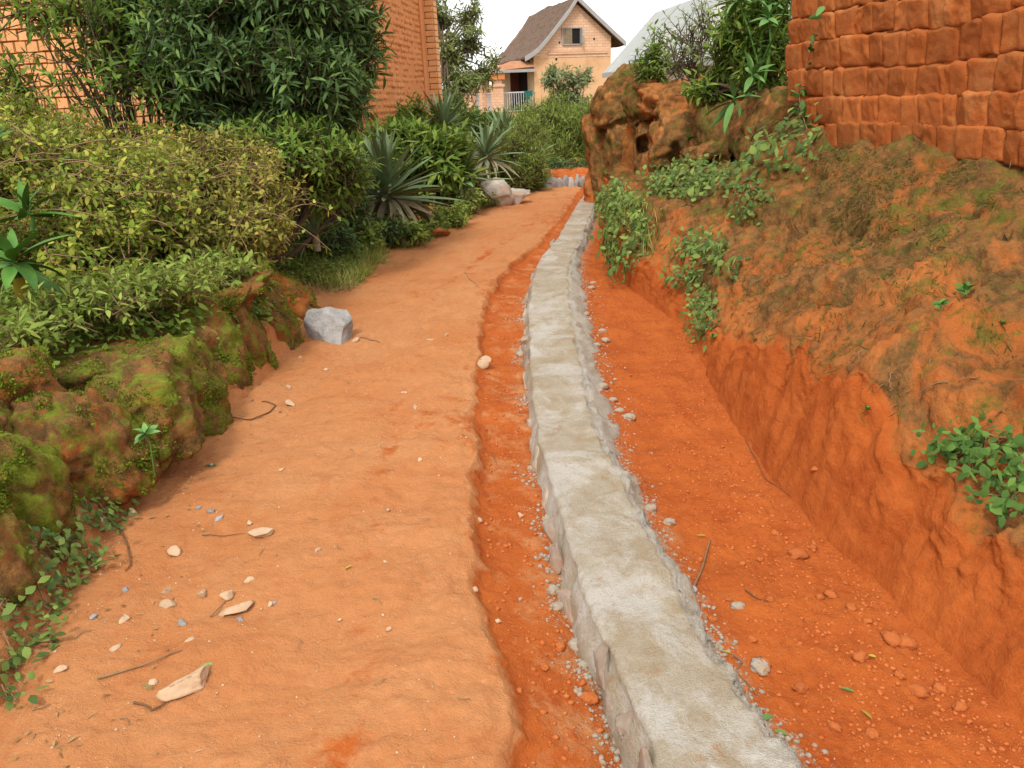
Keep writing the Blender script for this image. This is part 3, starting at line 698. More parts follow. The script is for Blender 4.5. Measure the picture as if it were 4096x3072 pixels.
twig([(732, 655), (742, 664), (736, 672), (752, 690), (757, 697)], .004, .002, M_TWIG, 'pale curly root on the trench side of the kerb', z0=-0.1)
twig([(465, 273), (470, 280), (478, 287)], .006, .004, M_TWIG, 'curved straw in the middle of the far path')
twig([(360, 338), (380, 343)], .006, .004, M_TWIG, 'short straw beside the big grey boulder')
twig([(745, 590), (757, 600), (768, 602)], .004, .002, M_TWIG_DARK, 'dark rootlet lying on the trench floor', z0=-0.1)
twig([(493, 455), (497, 464)], .003, .002, M_TWIG, 'tiny straw in the gully')
twig([(118, 525), (128, 547), (131, 566), (126, 572)], .005, .003, M_TWIG_DARK, 'dark crooked rootlet by the creeping vine')
twig([(745, 440), (765, 480), (790, 494)], .003, .002, M_TWIG_DARK, 'thin dark root hair on the trench floor', z0=-0.12)

def blade_arr(L, W, n=8, bend=0.3, fold=0.15, shape='lance', curl=0.0):
    """one leaf along +Y from the origin, folded on its midrib"""
    t_ = np.linspace(0, 1, n)
    if shape == 'lance': w = np.sin(np.clip(t_, 0, 1) ** 0.75 * pi) ** 0.8
    elif shape == 'agave': w = np.where(t_ < 0.45, 0.62 + 0.38 * np.sin(t_ / 0.45 * pi / 2), np.cos((t_ - 0.45) / 0.55 * pi / 2) ** 0.85)
    else: w = np.sin(t_ ** 0.6 * pi) ** 0.55
    w = np.maximum(w, 0.02) * W / 2
    yv = L * t_ * (1 - 0.12 * bend * t_); zv = -bend * L * t_ ** 2 * 0.6 + curl * L * np.sin(t_ * pi) * .2
    mid = np.stack([0 * t_, yv, zv], 1); lf = np.stack([-w, yv, zv + fold * w], 1); rt = np.stack([w, yv, zv + fold * w], 1)
    v = np.stack([lf, mid, rt], 1).reshape(-1, 3)
    return v, grid_faces(n, 3)
def fallen_leaf(px, py, L, W, mat, label, rz, z0=0.0):
    p = on_ground(px, py, z0)
    v, f = blade_arr(L, W, 6, 0.25, 0.3)
    o = link('fallen_leaf', Geo().add(v, f4=f).mesh('fallen_leaf'), None, mat)
    o.location = (p[0], p[1], p[2] + 0.010); o.rotation_euler = (0.05, 0.1, rz)
    return tag(o, label, 'leaf')
fallen_leaf(217, 466, 0.07, 0.025, LF_BROAD_B, 'green leaf lying alone on the path by the mossy blocks', 1.4)
fallen_leaf(200, 671, 0.05, 0.016, LF_BROAD_B, 'pale green leaf behind the large pointed stone', -1.0)
fallen_leaf(772, 718, 0.045, 0.022, LF_BROAD_B, 'green leaf at the trench edge of the kerb', 2.0, -0.1)
fallen_leaf(787, 738, 0.045, 0.018, LF_BROAD_B, 'curled green leaf among the near trench crumbs', 1.0, -0.1)
fallen_leaf(876, 660, 0.028, 0.014, LF_YELLOW, 'yellow leaf on the trench floor', 0.9, -0.1)
fallen_leaf(731, 656, 0.04, 0.010, LF_YELLOW, 'narrow yellow leaf on the mortar edge', 1.0, -0.08)
fallen_leaf(872, 722, 0.05, 0.010, LF_YELLOW, 'rolled pale leaf on the near trench floor', 0.3, -0.1)
fallen_leaf(855, 695, 0.05, 0.012, LF_BROAD_B, 'long green leaf shred on the trench floor', 0.9, -0.1)
fallen_leaf(706, 538, 0.04, 0.010, LF_YELLOW, 'small yellow leaf at the tip of the trench stick', 1.2, -0.1)
fallen_leaf(352, 568, 0.03, 0.010, LF_YELLOW, 'small curled yellow leaf in mid path', 2.2)
for i, (px, py) in enumerate([(340, 551), (318, 520), (372, 600), (420, 585), (480, 630), (262, 550), (150, 690), (300, 640), (75, 640), (50, 705), (35, 735), (120, 720), (470, 700), (385, 680), (430, 520), (395, 470), (350, 450), (440, 430)]):
    p = on_ground(px, py)
    v, f = tube_arr(np.array([(0, 0, 0), (.02, .006, .004), (.035, .002, .003), (.05, -.006, 0)]) * rng.uniform(.6, 1.2), [.0016, .002, .0016, .001], 4)
    o = link('straw', Geo().add(v, f4=f).mesh('straw'), None, M_TWIG); o.location = (p[0], p[1], p[2] + 0.005); o.rotation_euler = (0, 0, rng.uniform(0, 6))
    tag(o, 'tiny bit of straw lying on the path', 'straw', 'straw bits on the path')

# ================================================================== MOSSY MUD BLOCKS OF THE LEFT BANK
def block_mask(v, olive):
    m_ = np.zeros((len(v), 3)); m_[:, 1] = olive; return m_
DENTS = [(643, 143, 6, 9, .40), (716, 166, 13, 8, .40), (676, 152, 4, 10, .15), (648, 122, 12, 3, .15), (620, 124, 18, 3, .12)]
def dent(co):
    """hollow out the cavities of the ruined wall along the line of sight"""
    q = co - np.array([0, 0, CAM_H]); zz = np.maximum(q @ np.array(_f), .1)
    X, Y_ = 512 + FPX * (q @ np.array(_r)) / zz, 384 - FPX * (q @ np.array(_u)) / zz
    out_ = co.copy()
    for (a, b_, rx, ry, dd) in DENTS:
        k = sstep(1.3, .75, (np.abs((X - a) / rx) ** 3 + np.abs((Y_ - b_ + (X - a) * .35) / ry) ** 3) ** (1 / 3) * (1 + .5 * perlin(co * 5.0, 14))); out_ = out_ + nrm(q) * (k * dd)[:, None]
    return out_
def put_block(parent, name, c, size, seed, rot, olive=0.6, amp=0.14, red=0.0, sub=4, box=.45, mat=None):
    v, f = lump_arr(size, seed, sub, amp, 1.3, box, 5)
    v = v + nrm(v) * (fbm(v + seed, 16, 4, .6, 3) * .016 + billow(v + seed, 6, 2, .5, 9) * .012)[:, None]
    R_ = np.array(Euler(rot).to_matrix())
    mk = block_mask(v, olive); mk[:, 0] = red
    w_ = v @ R_.T
    if mat is not None: w_ = dent(w_ + np.asarray(c)) - np.asarray(c)
    me = Geo().add(w_, f3=f).mesh(name, True, mk)
    o = link(name, me, parent, mat or M_MUD); loc_mesh(o, parent); o.location = c
    return o
mw = empty('mossy_mud_wall', (-1.8, 3.0, 0.0), 0, 'row of eroded mossy mud blocks edging the left side of the path', 'mud wall')
mossy = []
for i, (px, py, w, h, x, olive) in enumerate([(24, 478, 78, 92, -1.76, .72), (58, 440, 72, 62, -1.80, .62), (100, 445, 88, 84, -1.70, .66), (138, 410, 112, 70, -1.73, .70), (186, 392, 74, 76, -1.68, .74),
                                            (24, 392, 72, 50, -2.02, .58), (100, 378, 90, 34, -1.98, .66), (222, 362, 56, 76, -1.66, .74), (196, 330, 60, 50, -1.84, .62), (250, 346, 50, 72, -1.62, .72), (276, 332, 42, 66, -1.58, .66),
                                            (222, 300, 84, 24, -1.80, .58), (296, 312, 44, 52, -1.58, .50), (-20, 540, 80, 90, -1.72, .72), (-40, 450, 80, 60, -2.0, .6)]):
    p = at_x(px, py, x)
    dpt = p[1] * cos(PITCH) + (CAM_H - p[2]) * sin(PITCH)
    sx, sz = w * dpt / FPX * (0.78 if i < 5 else 0.92), h * dpt / FPX * (0.76 if i < 5 else 0.9)
    put_block(mw, 'mud_block', p - np.array([0.07, 0, 0.02]), (sx * 0.80, sx * 1.0, sz), 60 + i, (0.1 * sin(i), -0.25 + 0.1 * cos(i * 2), 0.35 + 0.2 * sin(i * 3)), olive + .04, 0.16, 0.0, 5)
    mossy.append(p)

# ================================================================== ERODED EARTH MASS ON THE RIGHT
em = empty('eroded_mud_wall', (1.8, 10.5, 0.5), 0, 'ruined lumpy mud wall remnant above the trench between brick wall and kerb end', 'mud wall')
for i, (px, py, w, h, Y, olive, red) in enumerate([(630, 99, 52, 46, 11.6, .60, 0), (605, 107, 14, 30, 12.0, .5, 0), (612, 150, 40, 62, 11.9, .56, .0), (628, 146, 32, 56, 11.3, .62, 0), (655, 112, 38, 48, 10.6, .72, 0), (664, 150, 40, 54, 10.3, .48, 0),
                                                  (694, 112, 50, 34, 9.6, .50, .0), (690, 145, 56, 54, 9.5, .54, 0), (732, 140, 44, 60, 8.7, .66, 0), (716, 156, 40, 26, 8.7, .62, 0), (706, 170, 22, 30, 8.8, .5, 0), (738, 172, 16, 34, 8.3, .72, 0), (600, 190, 20, 36, 12.3, .2, .5), (676, 104, 66, 30, 10.3, .4, .1), (770, 130, 50, 60, 8.0, .6, .1)]):
    p = at_y(px, py, Y); dpt = Y * cos(PITCH) + (CAM_H - p[2]) * sin(PITCH)
    sx, sz = w * dpt / FPX * 0.56, h * dpt / FPX * 0.56
    put_block(em, 'mud_block', p + np.array([-0.03, -0.12, 0]), (sx * 1.30, max(sx * 1.1, .34), sz * 1.28), 90 + i, (0.08 * sin(i * 2), 0.1 * cos(i), 0.4 * sin(i * 5)), olive + .06, 0.15, red, 5, .62, M_MUD_B)
# two weathered stones stuck in the bank, and a small one
for i, (px, py, w, h, Y, lab) in enumerate([(748, 192, 20, 36, 6.9, 'upright weathered tan stone stuck in the bank under the hanging vine'), (741, 228, 32, 36, 6.6, 'reddish weathered stone below the upright tan stone in the bank'), (722, 252, 24, 26, 6.4, 'lowest weathered stone of the three in the bank')]):
    p = at_y(px, py, Y); p[2] = max(p[2], ground_z(p[0], p[1]) + 0.02) if False else p[2]
    v, f = rock_arr((w * Y / FPX * .62, .16, h * Y / FPX * .62), 610 + i, 4, 8, 0.04)
    mk = np.zeros((len(v), 3)); mk[:, 1] = .35; mk[:, 2] = .42
    o = link('bank_stone', Geo().add(v, f3=f).mesh('bank_stone', True, mk), None, M_MUD); o.location = p
    tag(o, lab, 'stone')

# ================================================================== RIGHT ADOBE WALL
m, nt, N, L, out = new_mat('adobe')
co = nt.nodes.new('ShaderNodeNewGeometry').outputs['Position']
oi = nt.nodes.new('ShaderNodeObjectInfo')
c = n_mix(nt, n_map(nt, n_noise(nt, 1.6, 6, 0.65, co, 0.3), 0.35, 0.65), (0.46, 0.15, 0.042), (0.40, 0.105, 0.024))
c = n_mix(nt, n_map(nt, n_noise(nt, 14, 6, 0.7, co), 0.45, 0.75, 0, .5), c, (0.27, 0.085, 0.026))
c = n_mix(nt, n_map(nt, n_noise(nt, 3.0, 6, 0.75, co), 0.52, 0.68, 0, .7), c, (0.46, 0.20, 0.07))
c = n_mix(nt, n_map(nt, n_noise(nt, 2.1, 7, 0.75, co, .8), 0.56, 0.72, 0, .4), c, (0.24, 0.08, 0.026))
c = n_mix(nt, n_map(nt, n_noise(nt, 60, 2, 0.6, co), 0.70, 0.76, 0, .8), c, (0.52, 0.33, 0.18))
hs = nt.nodes.new('ShaderNodeHueSaturation'); L.new(c, hs.inputs['Color']); L.new(n_map(nt, oi.outputs['Random'], 0, 1, .78, 1.14), hs.inputs['Value'])
n_bsdf(nt, out, hs.outputs[0], 0.95, n_bump(nt, n_math(nt, 'ADD', n_noise(nt, 35, 5, 0.75, co), n_noise(nt, 130, 3, 0.7, co)), 0.7, 0.012), 0.1)
M_ADOBE = m
def adobe_brick(w, h, seed, depth=0.12, n=11, bulge=0.02, amp=0.018, soft=0.16):
    """worn face of one adobe block, in x (along), z (up), -y (out of the wall)"""
    a = np.linspace(-1, 1, n); A, B = np.meshgrid(a, a, indexing='ij')
    e = np.maximum(np.abs(A), np.abs(B)); corner = np.abs(A) ** 16 + np.abs(B) ** 16
    x, z = A * w / 2, B * h / 2
    q = np.stack([x, z, x * 0 + seed * 2.3], -1)
    out_ = -bulge * (1 - 0.6 * A ** 2 - 0.4 * B ** 2) + 0.020 * np.clip(corner, 0, 1.3) - 0.012 * B
    out_ = out_ + fbm(q, 5, 5, .6, seed % 40) * amp
    x = x + perlin(np.stack([z * 9, x * 3, q[..., 2]], -1), 3) * 0.022; z = z + perlin(np.stack([x * 7, z * 3, q[..., 2]], -1), 5) * 0.018
    out_ = np.where(e > 0.99, out_ + 0.014, out_)
    v = np.stack([x, out_, z], -1).reshape(-1, 3)
    return v, grid_faces(n, n)
w_dir = nrm(np.array([0.27, -2.86, 0])); w_nrm = np.array([w_dir[1], -w_dir[0], 0])     # out of the wall, to the path
W0 = np.array([2.45, 7.3, 1.05])
aw = empty('adobe_wall', tuple(W0), math.atan2(w_dir[1], w_dir[0]), 'tall worn red adobe block wall standing on top of the right bank', 'wall')
# core slab, a little behind the block faces
v, f = box_arr(0.0, 5.6, 0.035, 0.45, 0.36, 2.2); v2, f2 = box_arr(0.5, 5.6, 0.09, 0.45, -0.3, 0.36)
n_, m_ = 90, 40
U, Z_ = np.meshgrid(np.linspace(0.02, 5.6, n_), np.linspace(0.36, 2.2, m_), indexing='ij')
yv = 0.035 + 0.012 * fbm(np.stack([U, Z_, U * 0], -1), 5, 3, .5, 3)
g = Geo().add(np.stack([U, yv, Z_], -1).reshape(-1, 3), f4=grid_faces(n_, m_)); g.add(*[v * np.array([1, 1, 1]) + np.array([0.0, 0.05, 0])], f4=f)
g.add(v2, f4=f2)
aw_core = link('core', g.mesh('core'), aw, M_ADOBE)
zrow, row, seed = 0.02, 0, 0
while zrow < 2.0:
    hgt = rng.uniform(0.18, 0.215)
    xx = [0.50, 0.44, 0.05, -0.02, 0.0, 0.02, 0.0, 0.01, .0, .0, .0, .0][min(row, 11)]
    while xx < 4.6:
        w = rng.choice([rng.uniform(0.10, 0.15), rng.uniform(0.16, 0.24), rng.uniform(0.24, 0.34)], p=[.3, .45, .25])
        v, f = adobe_brick(w + 0.012, hgt + 0.014, seed, n=19, bulge=rng.uniform(.0, .012), amp=rng.uniform(.006, .018))
        o = link('brick', Geo().add(v, f4=f[:, ::-1]).mesh('brick'), aw, M_ADOBE)
        o.location = (xx + w / 2, rng.uniform(-0.012, 0.012), zrow + hgt / 2 + 0.05 * perlin(np.array([[xx * .9, row * .35, 2.2]]), 33)[0]); o.rotation_euler = (rng.uniform(-.03, .03), rng.uniform(-.03, .03), rng.uniform(-.03, .03))
        xx += w; seed += 1
    zrow += hgt; row += 1

# ================================================================== LEFT BRICK HOUSE
def brick_mat(name, a, b, c3, rnd=0.12, rough=0.9):
    return simple_mat(name, a, b, 5, rough, 0.5, 0.008, c3, 1.2, rnd=rnd)
M_LBRICK = brick_mat('orange_brick', (0.64, 0.33, 0.14), (0.58, 0.27, 0.10), (0.66, 0.38, 0.19))
M_LBRICK_R = simple_mat('red_orange_brick', (0.57, 0.225, 0.08), (0.51, 0.185, 0.06), 1.5, 0.95, 0.6, 0.012, (0.58, 0.26, 0.105), 0.7)
M_JOINT = simple_mat('brick_joint', (0.30, 0.12, 0.05), (0.22, 0.085, 0.035), 8, 0.95, 0.5, 0.006)
d8 = radians(8)
far_c = np.array([-1.48, 18.0]); axis = np.array([sin(d8), cos(d8)])
near_c = far_c - axis * 9.35
lh = empty('orange_brick_house', (near_c[0], near_c[1], 0.5), -d8, 'tall orange mud brick house behind the big dark bush', 'house')
# local frame: +y runs away along the right wall, -x runs left along the front wall
g = Geo(); g.add(*box_arr(-6.0, -0.02, 0.02, 9.2, 0, 6.5)[:1], f4=box_arr(-6.0, -0.02, 0.02, 9.2, 0, 6.5)[1])
link('wall_core', g.mesh('wall_core', False), lh, M_JOINT)
def small_brick(w, h, dpt, bev, seed, amp):
    r = np.random.default_rng(seed)
    v = np.array([(sx * (w / 2 - bev * (k == 1)), -k * dpt, sz * (h / 2 - bev * (k == 1))) for k in (0, 1) for sx, sz in ((-1, -1), (1, -1), (1, 1), (-1, 1))], float)
    v = v + r.normal(size=v.shape) * amp
    f = [(0, 1, 5, 4), (1, 2, 6, 5), (2, 3, 7, 6), (3, 0, 4, 7), (4, 5, 6, 7)]
    return v, f
fb_var = [Geo().add(small_brick(0.126, 0.104, 0.03, 0.006, i, 0.002)[0], f4=small_brick(0.126, 0.104, 0.03, 0.006, i, 0.002)[1]).mesh('brick', False) for i in range(6)]
for me in fb_var: me.materials.append(M_LBRICK)
cnt = 0; gst = Geo()
for r_ in range(52):
    z = 0.06 + r_ * 0.112
    off = 0.066 * (r_ % 2)
    for k in range(30):
        x = -0.08 - off - k * 0.134
        if 0.85 < z < 2.75 and x < -1.05 and cnt < 300:
            o = link('brick', fb_var[int(rng.integers(6))], lh)
            o.location = (x + rng.normal() * .002, 0.02 + rng.uniform(-.006, .004), z + rng.normal() * .002); o.rotation_euler = (rng.normal() * .02, rng.normal() * .012, rng.normal() * .02); cnt += 1
        else:
            v, f = small_brick(0.126, 0.104, 0.03, 0.006, int(rng.integers(99999)), 0.002)
            gst.add(v + np.array([x, 0.02, z]), f4=f)
o = link('front_brickwork', gst.mesh('front_brickwork', False), lh, M_LBRICK); o['kind'] = 'stuff'
gst = Geo()
for r_ in range(62):
    z = 0.05 + r_ * 0.105
    yv = 0.03
    while yv < 9.1:
        w = rng.uniform(0.12, 0.24)
        zz = z + 0.03 * perlin(np.array([[yv * .5, z * .6, 1.0]]), 17)[0]
        plaster = perlin(np.array([[yv * 0.45, z * 0.8, 4.0]]), 19)[0] > 0.42
        if not plaster:
            v, f = small_brick(w - 0.012, 0.100, 0.045 + rng.uniform(-.012, .012), 0.018, int(rng.integers(99999)), 0.005)
            v = np.stack([-v[:, 1] - 0.02, v[:, 0], v[:, 2]], 1)
            gst.add(v + np.array([0, yv + w / 2, zz]), f4=f)
        yv += w
o = link('side_brickwork', gst.mesh('side_brickwork', True), lh, M_LBRICK_R); o['kind'] = 'stuff'
n_, m_ = 60, 40
Yv, Zv = np.meshgrid(np.linspace(0.0, 9.2, n_), np.linspace(0, 6.5, m_), indexing='ij')
Xv = 0.0 + 0.01 * fbm(np.stack([Yv, Zv, Yv * 0], -1), 2, 3, .5, 5) + 0.018
o = link('plaster', Geo().add(np.stack([Xv, Yv, Zv], -1).reshape(-1, 3), f4=grid_faces(n_, m_)).mesh('plaster'), lh, M_LBRICK_R)
# corner pilaster at the far end: smooth strip, then a pier of thin bricks facing the camera
o = link('corner_strip', Geo().add(box_arr(-.02, 0.055, 8.85, 9.22, 0, 6.5)[0], f4=box_arr(-.02, 0.055, 8.85, 9.22, 0, 6.5)[1]).mesh('corner_strip', False), lh, M_LBRICK_R)
pier = link('pilaster', Geo().add(box_arr(-.02, 0.235, 9.23, 9.55, 0, 6.5)[0], f4=box_arr(-.02, 0.235, 9.23, 9.55, 0, 6.5)[1]).mesh('pilaster', False), lh, M_JOINT)
gst = Geo()
for r_ in range(57):
    for (x0, w) in ((0.155, 0.15), (0.005, .13)) if r_ % 2 else ((0.125, 0.21), (-.02, .07)):
        v, f = small_brick(w, 0.104, 0.025, 0.004, int(rng.integers(9999)), 0.0015)
        gst.add(v + np.array([x0, 9.23, 0.06 + r_ * 0.113]), f4=f)
    v, f = small_brick(0.30, 0.104, 0.02, 0.004, int(rng.integers(9999)), 0.0015)
    v = np.stack([-v[:, 1], v[:, 0], v[:, 2]], 1); gst.add(v + np.array([0.235, 9.39, 0.06 + r_ * 0.113]), f4=f)
o = link('pilaster_bricks', gst.mesh('pilaster_bricks', False), pier, M_LBRICK); o['kind'] = 'stuff'
gst = Geo().add(box_arr(-6.4, 0.5, -0.5, 9.9, 6.5, 6.7)[0], f4=box_arr(-6.4, 0.5, -0.5, 9.9, 6.5, 6.7)[1])
link('roof', gst.mesh('roof', False), lh, simple_mat('rusty_roof', (0.3, 0.12, 0.06), (0.2, 0.09, 0.05), 3))

# ================================================================== VERANDA HOUSE (far)
def brickwall_mat(name, c1, c2, mortar, scale, bw, rh, ms):
    m, nt, N, L, out = new_mat(name)
    co = coords(nt, 'Object')
    sp = nt.nodes.new('ShaderNodeSeparateXYZ'); L.new(co, sp.inputs[0])
    cb = nt.nodes.new('ShaderNodeCombineXYZ'); L.new(n_math(nt, 'ADD', sp.outputs[0], sp.outputs[1]), cb.inputs[0]); L.new(sp.outputs[2], cb.inputs[1])
    b = nt.nodes.new('ShaderNodeTexBrick'); L.new(cb.outputs[0], b.inputs['Vector'])
    b.inputs['Color1'].default_value = (*c1, 1); b.inputs['Color2'].default_value = (*c2, 1); b.inputs['Mortar'].default_value = (*mortar, 1)
    b.inputs['Scale'].default_value = scale; b.inputs['Brick Width'].default_value = bw; b.inputs['Row Height'].default_value = rh; b.inputs['Mortar Size'].default_value = ms
    c = n_mix(nt, n_map(nt, n_noise(nt, 1.2, 6, .7, co), .4, .7, 0, .5), b.outputs['Color'], (0.50, 0.25, 0.13))
    n_bsdf(nt, out, c, 0.9, n_bump(nt, b.outputs['Fac'], -0.5, 0.02), 0.15)
    return m
M_GABLE = brickwall_mat('gable_brick', (0.72, 0.48, 0.32), (0.66, 0.40, 0.25), (0.48, 0.31, 0.21), 1.0, 0.30, 0.13, 0.012)  # brick paled: distance haze and glare are mixed into the colour
M_PLASTER = simple_mat('orange_plaster', (0.64, 0.40, 0.22), (0.60, 0.35, 0.18), 1.0, 0.9, 0.2, 0.01, (0.40, 0.19, 0.085), 0.5)  # plaster lightened too, washed-out distance put into its colour
M_CREAM = simple_mat('cream_plaster', (0.66, 0.60, 0.42), (0.58, 0.51, 0.35), 1.2, 0.9, 0.2, 0.01)
M_THATCH = simple_mat('brown_thatch', (0.20, 0.13, 0.09), (0.10, 0.06, 0.042), 5.0, 0.95, 1.0, 0.08, (0.24, 0.165, 0.11), 9.0)
M_BARGE = simple_mat('grey_board', (0.36, 0.345, 0.33), (0.29, 0.28, 0.27), 4, 0.85, 0.2, 0.01)
M_RUSTROOF = simple_mat('rusted_tin', (0.42, 0.19, 0.09), (0.30, 0.14, 0.08), 4, 0.8, 0.3, 0.01)
M_WOOD = simple_mat('weathered_wood', (0.26, 0.19, 0.12), (0.19, 0.135, 0.08), 8, 0.85, 0.4, 0.01)
M_DOOR = simple_mat('red_brown_door', (0.14, 0.05, 0.03), (0.10, 0.035, 0.02), 6, 0.6, 0.2, 0.006)
M_RAIL = simple_mat('pale_rail', (0.52, 0.53, 0.53), (0.44, 0.44, 0.45), 6, 0.6, 0.2, 0.006)
M_DARK = simple_mat('painted_interior_shade', (0.018, 0.016, 0.015), (0.012, 0.011, 0.01), 3, 0.9, 0.1)  # near-black colour stands in for shade inside vents, window and doorway
M_CLOTH = simple_mat('teal_cloth', (0.02, 0.14, 0.12), (0.015, 0.09, 0.09), 8, 0.8, 0.3, 0.01)
apex = at_y(575, 0, 44.0)
HZ = 0.75
vh = empty('veranda_house', (apex[0], apex[1], HZ), -radians(-18.3), 'orange brick house with brown thatched roof and side veranda', 'house')
# local frame: x along the gable (right +), y away along the ridge, z up from the veranda floor
AP = apex[2] - HZ; HWL, HWR, LEN = 2.28, 1.98, 6.3
def boxpart(name, dims, mat, parent, smooth=False):
    v, f = box_arr(*dims); return link(name, Geo().add(v, f4=f).mesh(name, smooth), parent, mat)
wl_z, wr_z = 2.62, 3.30
# roof line (x, z): flared left slope, straight right slope
def gable_xz(px, py):
    d = ray(px, py); a = vh.rotation_euler.z; nn = np.array([-sin(a), cos(a), 0]); o0 = np.array([0, 0, CAM_H]); ap = np.array([apex[0], apex[1], 0.0])
    q = o0 + d * (((ap - o0) @ nn) / (d @ nn)); return ((q - ap) @ np.array([cos(a), sin(a), 0]), q[2] - HZ)
RL = [(0, AP)] + [gable_xz(*q) for q in ((566, 14), (556, 27), (546, 40), (537, 50.5), (531, 55.5), (523, 60.5))]
RR = [(0, AP)] + [gable_xz(*q) for q in ((599, 23), (623, 45.5))]
def roof_z(x):
    pts = sorted(RL + RR[1:]); return float(np.interp(x, [p[0] for p in pts], [p[1] for p in pts]))
xs_ = np.array(sorted(set([-HWL, HWR] + [p[0] for p in RL + RR if -HWL < p[0] < HWR] + list(np.linspace(-HWL, HWR, 9)))))
CORN = 2.62
def gable_wall(z0, top, yoff):
    v, f = [], []
    for x in xs_:
        v += [(x, yoff, z0), (x, yoff, min(top, roof_z(x) - 0.10))]
    n = len(xs_); f = [(2 * i, 2 * i + 2, 2 * i + 3, 2 * i + 1) for i in range(n - 1)]
    return np.array(v), f
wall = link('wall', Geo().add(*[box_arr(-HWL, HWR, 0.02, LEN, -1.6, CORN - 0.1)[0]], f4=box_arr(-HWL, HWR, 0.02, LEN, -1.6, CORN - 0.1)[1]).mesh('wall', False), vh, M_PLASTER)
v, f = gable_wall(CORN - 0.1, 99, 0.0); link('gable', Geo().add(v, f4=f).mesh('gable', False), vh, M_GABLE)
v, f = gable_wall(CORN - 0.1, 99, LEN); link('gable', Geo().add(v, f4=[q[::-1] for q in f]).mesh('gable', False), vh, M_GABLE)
boxpart('side_wall', (-HWL - 0.02, -HWL - 0.003, 0.16, LEN, -0.2, 2.6), M_CREAM, vh)
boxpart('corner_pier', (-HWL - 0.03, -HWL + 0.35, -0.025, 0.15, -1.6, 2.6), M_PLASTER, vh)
# cornice: band and dentils
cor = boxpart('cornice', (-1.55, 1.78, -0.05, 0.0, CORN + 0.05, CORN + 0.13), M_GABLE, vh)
g = Geo()
for i in range(30):
    x = -1.5 + i * 0.111
    g.add(*[box_arr(x, x + 0.055, -0.045, 0.0, CORN + 0.145, CORN + 0.215)[0]], f4=box_arr(x, x + .055, -0.045, 0, CORN + .145, CORN + .215)[1])
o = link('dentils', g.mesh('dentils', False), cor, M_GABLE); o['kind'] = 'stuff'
for x, z in ((-0.93, CORN + 0.55), (0.98, CORN + 0.68), (-1.12, CORN - 0.22)):
    boxpart('vent_hole', (x, x + 0.09, -0.012, 0.05, z, z + 0.09), M_DARK, vh)  # solid block, the hole's shade painted as its dark colour
# window: dark panel with the room's shade painted on, frame, one shutter leaf shut, one leaf open
wz0, wz1, wx0, wx1 = at_y(571, 44, 44)[2] - HZ, at_y(571, 28.6, 44)[2] - HZ, -0.70, 0.29
win = boxpart('window', (wx0, wx1, -0.015, 0.03, wz0, wz1), M_DARK, vh)
fr = Geo()
for d in ((wx0 - .05, wx1 + .05, -0.07, 0.0, wz1, wz1 + .05), (wx0 - .05, wx1 + .05, -0.07, 0.0, wz0 - .05, wz0), (wx0 - .05, wx0, -.068, 0, wz0, wz1), (wx1, wx1 + .05, -.068, 0, wz0, wz1)):
    fr.add(box_arr(*d)[0], f4=box_arr(*d)[1])
link('frame', fr.mesh('frame', False), win, M_BARGE)
sh = Geo()
for i in range(4):
    d = (wx0 + i * .125, wx0 + i * .125 + .118, -.05 - .004 * (i % 2), -.02, wz0 + .01, wz1 - .01); sh.add(box_arr(*d)[0], f4=box_arr(*d)[1])
link('shutter', sh.mesh('shutter', False), win, M_WOOD)
boxpart('shutter', (wx1 - 0.06, wx1 - 0.02, -.34, -.02, wz0 + .01, wz1 - .01), M_BARGE, win)
# roof: thick thatch, left and right slopes, slightly sagging
def roof_slope(pts, y0, y1, thick, name, sag):
    n = 26; nx = 30
    px_ = np.array(pts); t_ = np.linspace(0, 1, len(px_)); td = np.linspace(0, 1, nx)
    xx_, zz_ = np.interp(td, t_, px_[:, 0]), np.interp(td, t_, px_[:, 1])
    yy_ = np.linspace(y0, y1, n)
    X, Yy = np.meshgrid(xx_, yy_, indexing='xy'); Zz = np.repeat(zz_[None], n, 0)
    Zz = Zz - sag * np.sin((Yy - y0) / (y1 - y0) * pi) + 0.05 * fbm(np.stack([X, Yy, Zz * 0], -1), 1.5, 4, .6, 7)
    # the far end settles lower
    Zz = Zz - 0.25 * sstep(0.6, 1.0, (Yy - y0) / (y1 - y0))
    top = np.stack([X, Yy, Zz + thick], -1).reshape(-1, 3); bot = np.stack([X, Yy, Zz], -1).reshape(-1, 3)
    g = Geo(); fq = grid_faces(n, nx)
    if px_[-1, 0] < 0: fq = fq[:, ::-1]
    g.add(top, f4=fq); g.add(bot, f4=fq[:, ::-1])
    N0 = n * nx; idx = np.arange(N0).reshape(n, nx); rim = np.concatenate([idx[0], idx[1:, -1], idx[-1, ::-1][1:], idx[::-1, 0][1:]])
    q = np.stack([rim[:-1], rim[1:], rim[1:] + N0, rim[:-1] + N0], 1); gg = Geo(); 
    g.f4.append(q if px_[-1, 0] < 0 else q[:, ::-1])
    return g.mesh(name)
roof = link('roof', roof_slope(RL, -0.28, LEN + 0.25, 0.14, 'roof', 0.06), vh, M_THATCH)
link('roof', roof_slope(RR, -0.28, LEN + 0.25, 0.14, 'roof', 0.06), vh, M_THATCH)
def barge(pts, name):
    g = Geo()
    for (xa, za), (xb, zb_) in zip(pts[:-1], pts[1:]):
        v = np.array([(x, y_, z + dz) for (x, z) in ((xa, za), (xb, zb_)) for y_ in (-0.36, -0.29) for dz in (-0.06, 0.17)])
        f = [(0, 1, 3, 2), (4, 6, 7, 5), (0, 4, 5, 1), (2, 3, 7, 6), (1, 5, 7, 3), (0, 2, 6, 4)]
        g.add(v, f4=f)
    return link(name, g.mesh(name, False), vh, M_BARGE)
barge(RL, 'barge_board'); barge(RR, 'barge_board')
